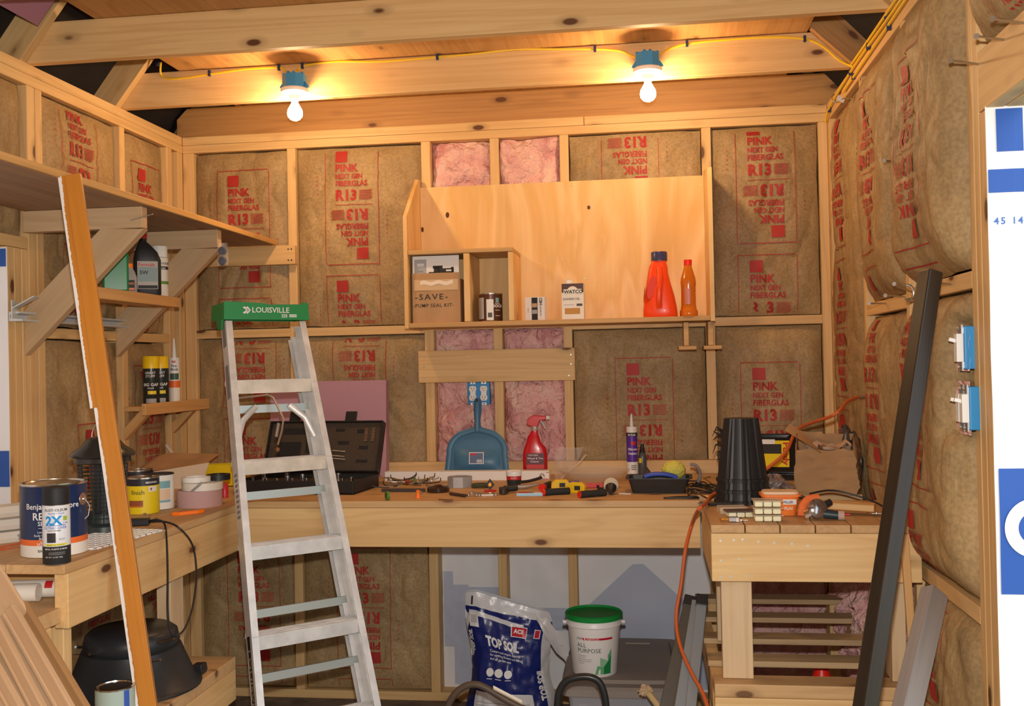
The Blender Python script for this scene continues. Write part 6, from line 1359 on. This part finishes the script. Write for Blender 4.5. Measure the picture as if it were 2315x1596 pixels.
b_.rect(-.032, .140, .068, .148, RD, lambda x, y: cy(x, y), 14, 1); b_.text('SHEETROCK', .008, WHITEINK, lambda x, y: cy(-.028+x, .1410+y, .0014)); b_.text('USG', .011, INK, lambda x, y: cy(-.066+x, .141+y), bold=.01)
b_.add([cy(-.046, .148, .001), cy(-.036, .136, .001), cy(-.036, .148, .001)], [(0, 1, 2)], RD)
b_.text('ALL', .022, DG, lambda x, y: cy(-.066+x, .113+y), bold=.0); b_.text('PURPOSE', .022, DG, lambda x, y: cy(-.066+x, .093+y), bold=.0)
for i, w_ in enumerate((.035, .03, .055, .052, .025)): b_.rect(-.066, .080-i*.007, -.066+w_, .082-i*.007, P_('grey_ink', (.35, .35, .35)), lambda x, y: cy(x, y), 5, 1)
for pts_, m_ in (([(.0, .012), (.035, .012), (.035, .040), (.01, .045)], LG), ([(.035, .012), (.066, .012), (.066, .085), (.052, .06), (.035, .04)], P_('mid_green', (.01, .22, .06), .4)), ([(.02, .045), (.035, .04), (.052, .062), (.02, .075)], P_('pale_green', (.25, .52, .32), .4)), ([(.052, .062), (.066, .085), (.066, .105), (.05, .08)], LG)):
    b_.add([cy(x, y, .001) for x, y in pts_], [tuple(range(len(pts_)))], m_)
b_.build('pail_body', t)
MB().lathe([(.102, .205), (.108, .206), (.109, .222), (.104, .226), (.100, .218), (.0, .217)], GRN, 48, cap=False).build('lid', t)
# handles of a hand truck / barrow in front
def arc_handle(name, pix, y, r_, label, cat, mat, extra=None):
    pts = [at('y', yy, X_, Y_) for (X_, Y_), yy in zip(pix, y)]; pts = [V(pts[0].x, pts[0].y, .012), pts[0].lerp(V(pts[0].x, pts[0].y, .012), .5)]+pts+[pts[-1].lerp(V(pts[-1].x+.05, pts[-1].y, .012), .5), V(pts[-1].x+.05, pts[-1].y, .012)]
    t = thing(name, label, cat, (0, 0, 0)); MB().tube(smooth(pts, 5), r_, mat, 12).build('handle_tube', t); return t, pts
HB = P_('worn_brown_tube', (.10, .07, .05), .5, var=.3, bump=.1)
t, pts = arc_handle('cart_handle', [(1010, 1640), (1012, 1600), (1028, 1570), (1050, 1552), (1075, 1547), (1100, 1556), (1140, 1580), (1200, 1612), (1260, 1650)], [-1.15]*9, .0115, 'curved brown metal cart handle in front of the soil bag', 'cart handle', HB)
a_, c_ = at('y', -1.166, 1115, 1558), at('y', -1.166, 1180, 1592)
lb_ = MB().grid(6, 2, lambda u, v: tuple(a_+(c_-a_)*u+V(0, .004*(abs(v-.5)*2)**2, .014*(v-.5)+.004)), P_('paper_label', (.78, .72, .58), .6)); lb_.build('paper_label', t)
t, pts = arc_handle('loop_handle', [(1258, 1660), (1260, 1600), (1264, 1565), (1280, 1540), (1305, 1531), (1335, 1531), (1355, 1543), (1366, 1570), (1370, 1600), (1372, 1660)], [-1.25]*10, .0115, 'black rubber covered loop handle in front of the white pail', 'handle', P_('rubber_black', (.02, .022, .022), .3))
# frayed rope on a stick
a_, c_ = at('y', -1.0, 1462, 1562), at('y', -1.15, 1510, 1625)
t = thing('wooden_stick', 'pale wooden stick with frayed tip at bottom, right of the pail', 'stick', (0, 0, 0))
c_ = a_+(c_-a_)*((a_.z-.012)/(a_.z-c_.z)); MB().tube([a_, c_], .011, P_('pale_stick', (.66, .55, .32), .5), 12).build('shaft', t)
MB().grid(24, 14, lambda u, v: tuple(Vector(crumple(u, v, .024, 5))+a_+V(-.004, 0, -.012)), P_('frayed_fibre', (.62, .46, .30), .9, bump=.6), False).build('frayed_tip', t)
# grey folding trestles leaning between the benches
TGm = P_('trestle_grey', (.24, .27, .30), .4, metal=.2); TDk = P_('trestle_dark', (.10, .095, .085), .35, metal=.3)
def leaner(name, pix0, y0, pix1, y1, w_, t_, mat, label, cat, side=(0, -1, 0), cap=None, group=None):
    a, c = at('y', y0, *pix0), at('y', y1, *pix1); d = (a-c).normalized()
    k = c.z/d.z; foot = c-d*(k-.002) ; foot = foot
    t = thing(name, label, cat, (0, 0, 0), group=group)
    beam('shaft', foot+d*(w_*.0+.012), a, w_, t_, t, mat if callable(mat) else (lambda ax: mat), side=side)
    if cap: beam('end_cap', a-d*.035, a+d*.004, w_+.004, t_+.004, t, lambda ax: cap, side=side)
    return t
leaner('folding_leg', (1566, 1352), -1.02, (1510, 1596), -1.22, .022, .05, TDk, 'dark metal folding leg leaning at left of the small bench, leftmost', 'table leg', cap=BLACK, group='folded metal legs by the small bench', side=(1, 0, 0))
leaner('folding_leg', (1578, 1360), -1.04, (1540, 1596), -1.24, .022, .04, TGm, 'curved grey metal folding leg between the dark leg and small bench', 'table leg', group='folded metal legs by the small bench', side=(1, 0, 0))
leaner('folding_leg', (1588, 1348), -1.05, (1562, 1596), -1.25, .020, .034, TGm, 'grey metal folding leg with black cap touching the small bench', 'table leg', cap=BLACK, group='folded metal legs by the small bench', side=(1, 0, 0))
# red funnel in the slatted shelf
t = MB().lathe([(.034, 0), (.006, .075), (.003, .078)], P_('bright_red', (.80, .02, .01), .35), 20).build('red_cone', None, (2.665, -1.19, .46)); t.parent = None; tag(t, 'small red plastic cone tip seen through the slatted shelf', 'cone')
cone_base = t; t.location = (2.66, -1.02, 0); t.data = MB().lathe([(.11, 0), (.11, .02), (.085, .022), (.044, .42), (.012, .500), (0, .505)], P_('bright_red', (.80, .02, .01), .35), 28).build('tmp').data
bpy.data.objects.remove(bpy.data.objects['tmp'])
# leaning boards
DBm = lambda ax: wood('black_brown_beam', (.034, .021, .012), (.012, .008, .005), ax, knots=.2, rough=.38)
a, c = at('y', -1.905, 2104, 614), at('y', -2.10, 1957, 1596); d = (a-c).normalized(); foot = c-d*(c.z/d.z)+d*.03
t = beam('leaning_timber', foot, a, .040, .044, None, DBm, side=(.45, -1, 0), bevel=.004); tag(t, 'long dark brown beam leaning against the right wall', 'beam')
GRB = lambda ax: wood('grey_board', (.30, .26, .235), (.17, .14, .125), ax, knots=.25, rough=.75)
a, c = at('y', -1.73, 2113, 1338), at('y', -1.93, 2052, 1596); d = (a-c).normalized(); foot = c-d*(c.z/d.z)+d*.03
t = beam('leaning_board', foot, a, .058, .040, None, GRB, side=(.4, -1, 0)); tag(t, 'weathered grey board leaning low against the right wall', 'board')
a, c = at('y', -1.47, 2044, 1208), at('y', -1.50, 2063, 1470); 
t = beam('leaning_lath', c+(c-a)*.9, a, .022, .014, None, lambda ax: wood('amber_pine', (.70, .42, .17), (.45, .22, .07), ax), side=(0, -1, 0)); tag(t, 'thin pine lath standing against the right end of the small bench', 'lath')
# orange stained door trim leaning on the long shelf
OT = lambda ax: wood('stained_trim', (.62, .25, .035), (.42, .13, .015), ax, knots=.06, rough=.35, coat=.5, ringy=.5)
a, c = at('y', -1.74, 158, 397), at('y', -1.90, 328, 1596); d = (a-c).normalized(); foot = c-d*(c.z/d.z)+d*.02
t = thing('leaning_trim', 'long orange-stained trim board with torn white edge leaning on left shelf', 'board', (0, 0, 0))
sd = V(.25, -1, 0); x_ = d; y_ = (sd-x_*sd.dot(x_)).normalized(); z_v = x_.cross(y_)   # z_v points to the left or right
if z_v.x < 0: z_v = -z_v
Lb = (a-foot).length
def tb(s0, s1, w0_, w1_, t0, t1, mat, name, bevel=.0015):
    """piece of the trim: s along, w across (to the right), t towards the viewer"""
    vs = []
    for s_ in (s0, s1):
        for w_, tt in ((w0_, t0), (w1_, t0), (w1_, t1), (w0_, t1)): vs.append((s_, w_, tt))
    m = MB().add([(p_[0], p_[1], p_[2]) for p_ in vs], [(0, 1, 2, 3), (7, 6, 5, 4), (0, 4, 5, 1), (1, 5, 6, 2), (2, 6, 7, 3), (3, 7, 4, 0)], mat)
    o = m.build(name, t, bevel=bevel); R = Matrix((x_, z_v, y_)).transposed().to_4x4(); R.translation = foot; o.matrix_local = R; return o
notch = (at('y', -1.83, 240, 915)-foot).dot(d)
tb(0, Lb, -.012, .031, -.008, .010, OT('X'), 'face_board'); tb(0, notch, -.020, -.012, -.008, .006, OT('X'), 'side_strip'); tb(notch+.0005, Lb, -.030, -.012, -.008, .006, OT('X'), 'side_strip')
m = MB(); WP = P_('torn_paint', (.85, .82, .80), .6); rr = random.Random(2); N = 160
for k, (s0, s1, w_) in enumerate(((0, notch, -.0202), (notch, Lb, -.0302))):
    vs = []; 
    for i in range(N+1):
        s_ = s0+(s1-s0)*i/N; e = .0035+.0025*rr.random()+.008*max(0, noise.noise((s_*6, k, 1)))
        vs += [(s_, w_-.0018, -.009), (s_, w_-.0018, .0065), (s_, w_+e, .0068)]
    m.add(vs, [(3*i+a_, 3*i+3+a_, 3*i+4+a_, 3*i+1+a_) for i in range(N) for a_ in (0, 1)], WP)
o = m.build('torn_white_edge', t); R = Matrix((x_, z_v, y_)).transposed().to_4x4(); R.translation = foot; o.matrix_local = R
# cardboard and trim leaning at the bottom left corner
TB = lambda ax: wood('tan_trim', (.52, .34, .20), (.38, .23, .12), ax, knots=0, rough=.6, ringy=.4); TDG = lambda ax: wood('tan_groove', (.36, .20, .085), (.22, .11, .04), ax, knots=0, ringy=.6)
Yf = -2.62
def corner(X0, Y0, X1, Y1, w_, t_, label, mat, dy, dark=False, foot_ext=2.6):
    a, c = at('y', Yf+dy, X0, Y0), at('y', Yf+dy-.10, X1, Y1); d = (a-c).normalized(); f_ = c-d*(c.z/d.z-.03)
    t = thing('leaning_trim', label, 'board', (0, 0, 0), group='trim boards leaning in the bottom left corner')
    beam('board', f_, a, w_, t_, t, mat, side=(0, -1, 0))
    b2 = beam('ridge', f_, a, w_*.18, .006, t, mat, side=(0, -1, 0)); b2.location += V(0, -t_/2-.003, 0)
    if dark:
        zz = d.cross(V(0, -1, 0)).normalized(); zz = zz if zz.x > 0 else -zz
        b3 = beam('rough_edge', f_, a, .007, t_+.002, t, lambda ax: P_('charred_edge', (.07, .035, .025), .9, bump=1, bscale=120), side=(0, -1, 0)); b3.location += zz*(-(w_/2+.0032))
    return t
corner(-150, 1217, 80, 1600, .19, .008, 'wide plain tan panel leaning behind the other trim in bottom left corner', TB, .08)
corner(45, 1372, 186, 1610, .034, .016, 'tan trim board with brown groove, rightmost in the bottom left corner', TDG, .03)
corner(14, 1385, 142, 1610, .050, .014, 'smooth tan trim board left of the grooved one, bottom left corner', TB, .0, True)
corner(-24, 1402, 84, 1610, .040, .014, 'tan trim board with rough dark edge, third from right in bottom left corner', TB, -.03, True)
corner(-60, 1440, 34, 1610, .040, .014, 'tan trim board with dark edge cut by the left photo border', TB, -.06, True)
# big black tub, small can, clip
TBK = P_('tub_black', (.022, .025, .028), .38)
t = thing('large_tub', 'large upturned black tub beneath the left bench', 'tub', (.345, -1.55, .5645))
def tubp(): return [(.165, .215), (.16, .20), (.165, .15), (.20, .145), (.215, .10), (.285, .012), (.30, .004), (.30, -.004)]
t.location = (at('y', -1.62, 300, 1575).x, -1.62, .5645)
b_ = MB().lathe([(.0, .172), (.115, .172), (.130, .16), (.136, .132), (.130, .120), (.140, .116), (.182, .014), (.198, .005), (.198, .0)], TBK, 56, cap=False); b_.build('tub_body', t)
for a0, z0 in ((-2.2, .145), (-1.9, .130), (-.55, .150), (-.80, .100)):
    p0 = V(.132*math.cos(a0), .132*math.sin(a0), z0); o = MB().tube([p0*.98, p0+V(.055*math.cos(a0+.5), .05*math.sin(a0+.5), .012)], .004, CHROME, 8); o.build('steel_pin', t)
q = stand(222, 1640, .054, .30)
t, th = can('paint_can', (.705, -1.935, .5637), .050, .105, 'small pale blue paint can at bottom beneath left bench', 'paint can', [(0, .97, P_('pale_blue_label', (.42, .55, .50), .4))], texts=[bx(.022, .0, .038, .100, P_('blue_print', (.05, .12, .5)))])
st = lum('tmp_plank', (-.09, -.09, -.012), (.09, .09, 0)); 
CANT = t; stool = st
t = MB().prism([(-.03, 0), (.0, .018), (.03, .020), (.034, -.0), (.03, -.012), (-.02, -.012)], 'y', -.02, .02, BLACK).build('rubber_clamp', None, (at('z', .585, 440, 1508).x+.0, at('z', .585, 440, 1508).y, .577), bevel=.003); tag(t, 'small black rubber piece on lower shelf beside the ladder', 'rubber piece')
bpy.data.objects.remove(stool)
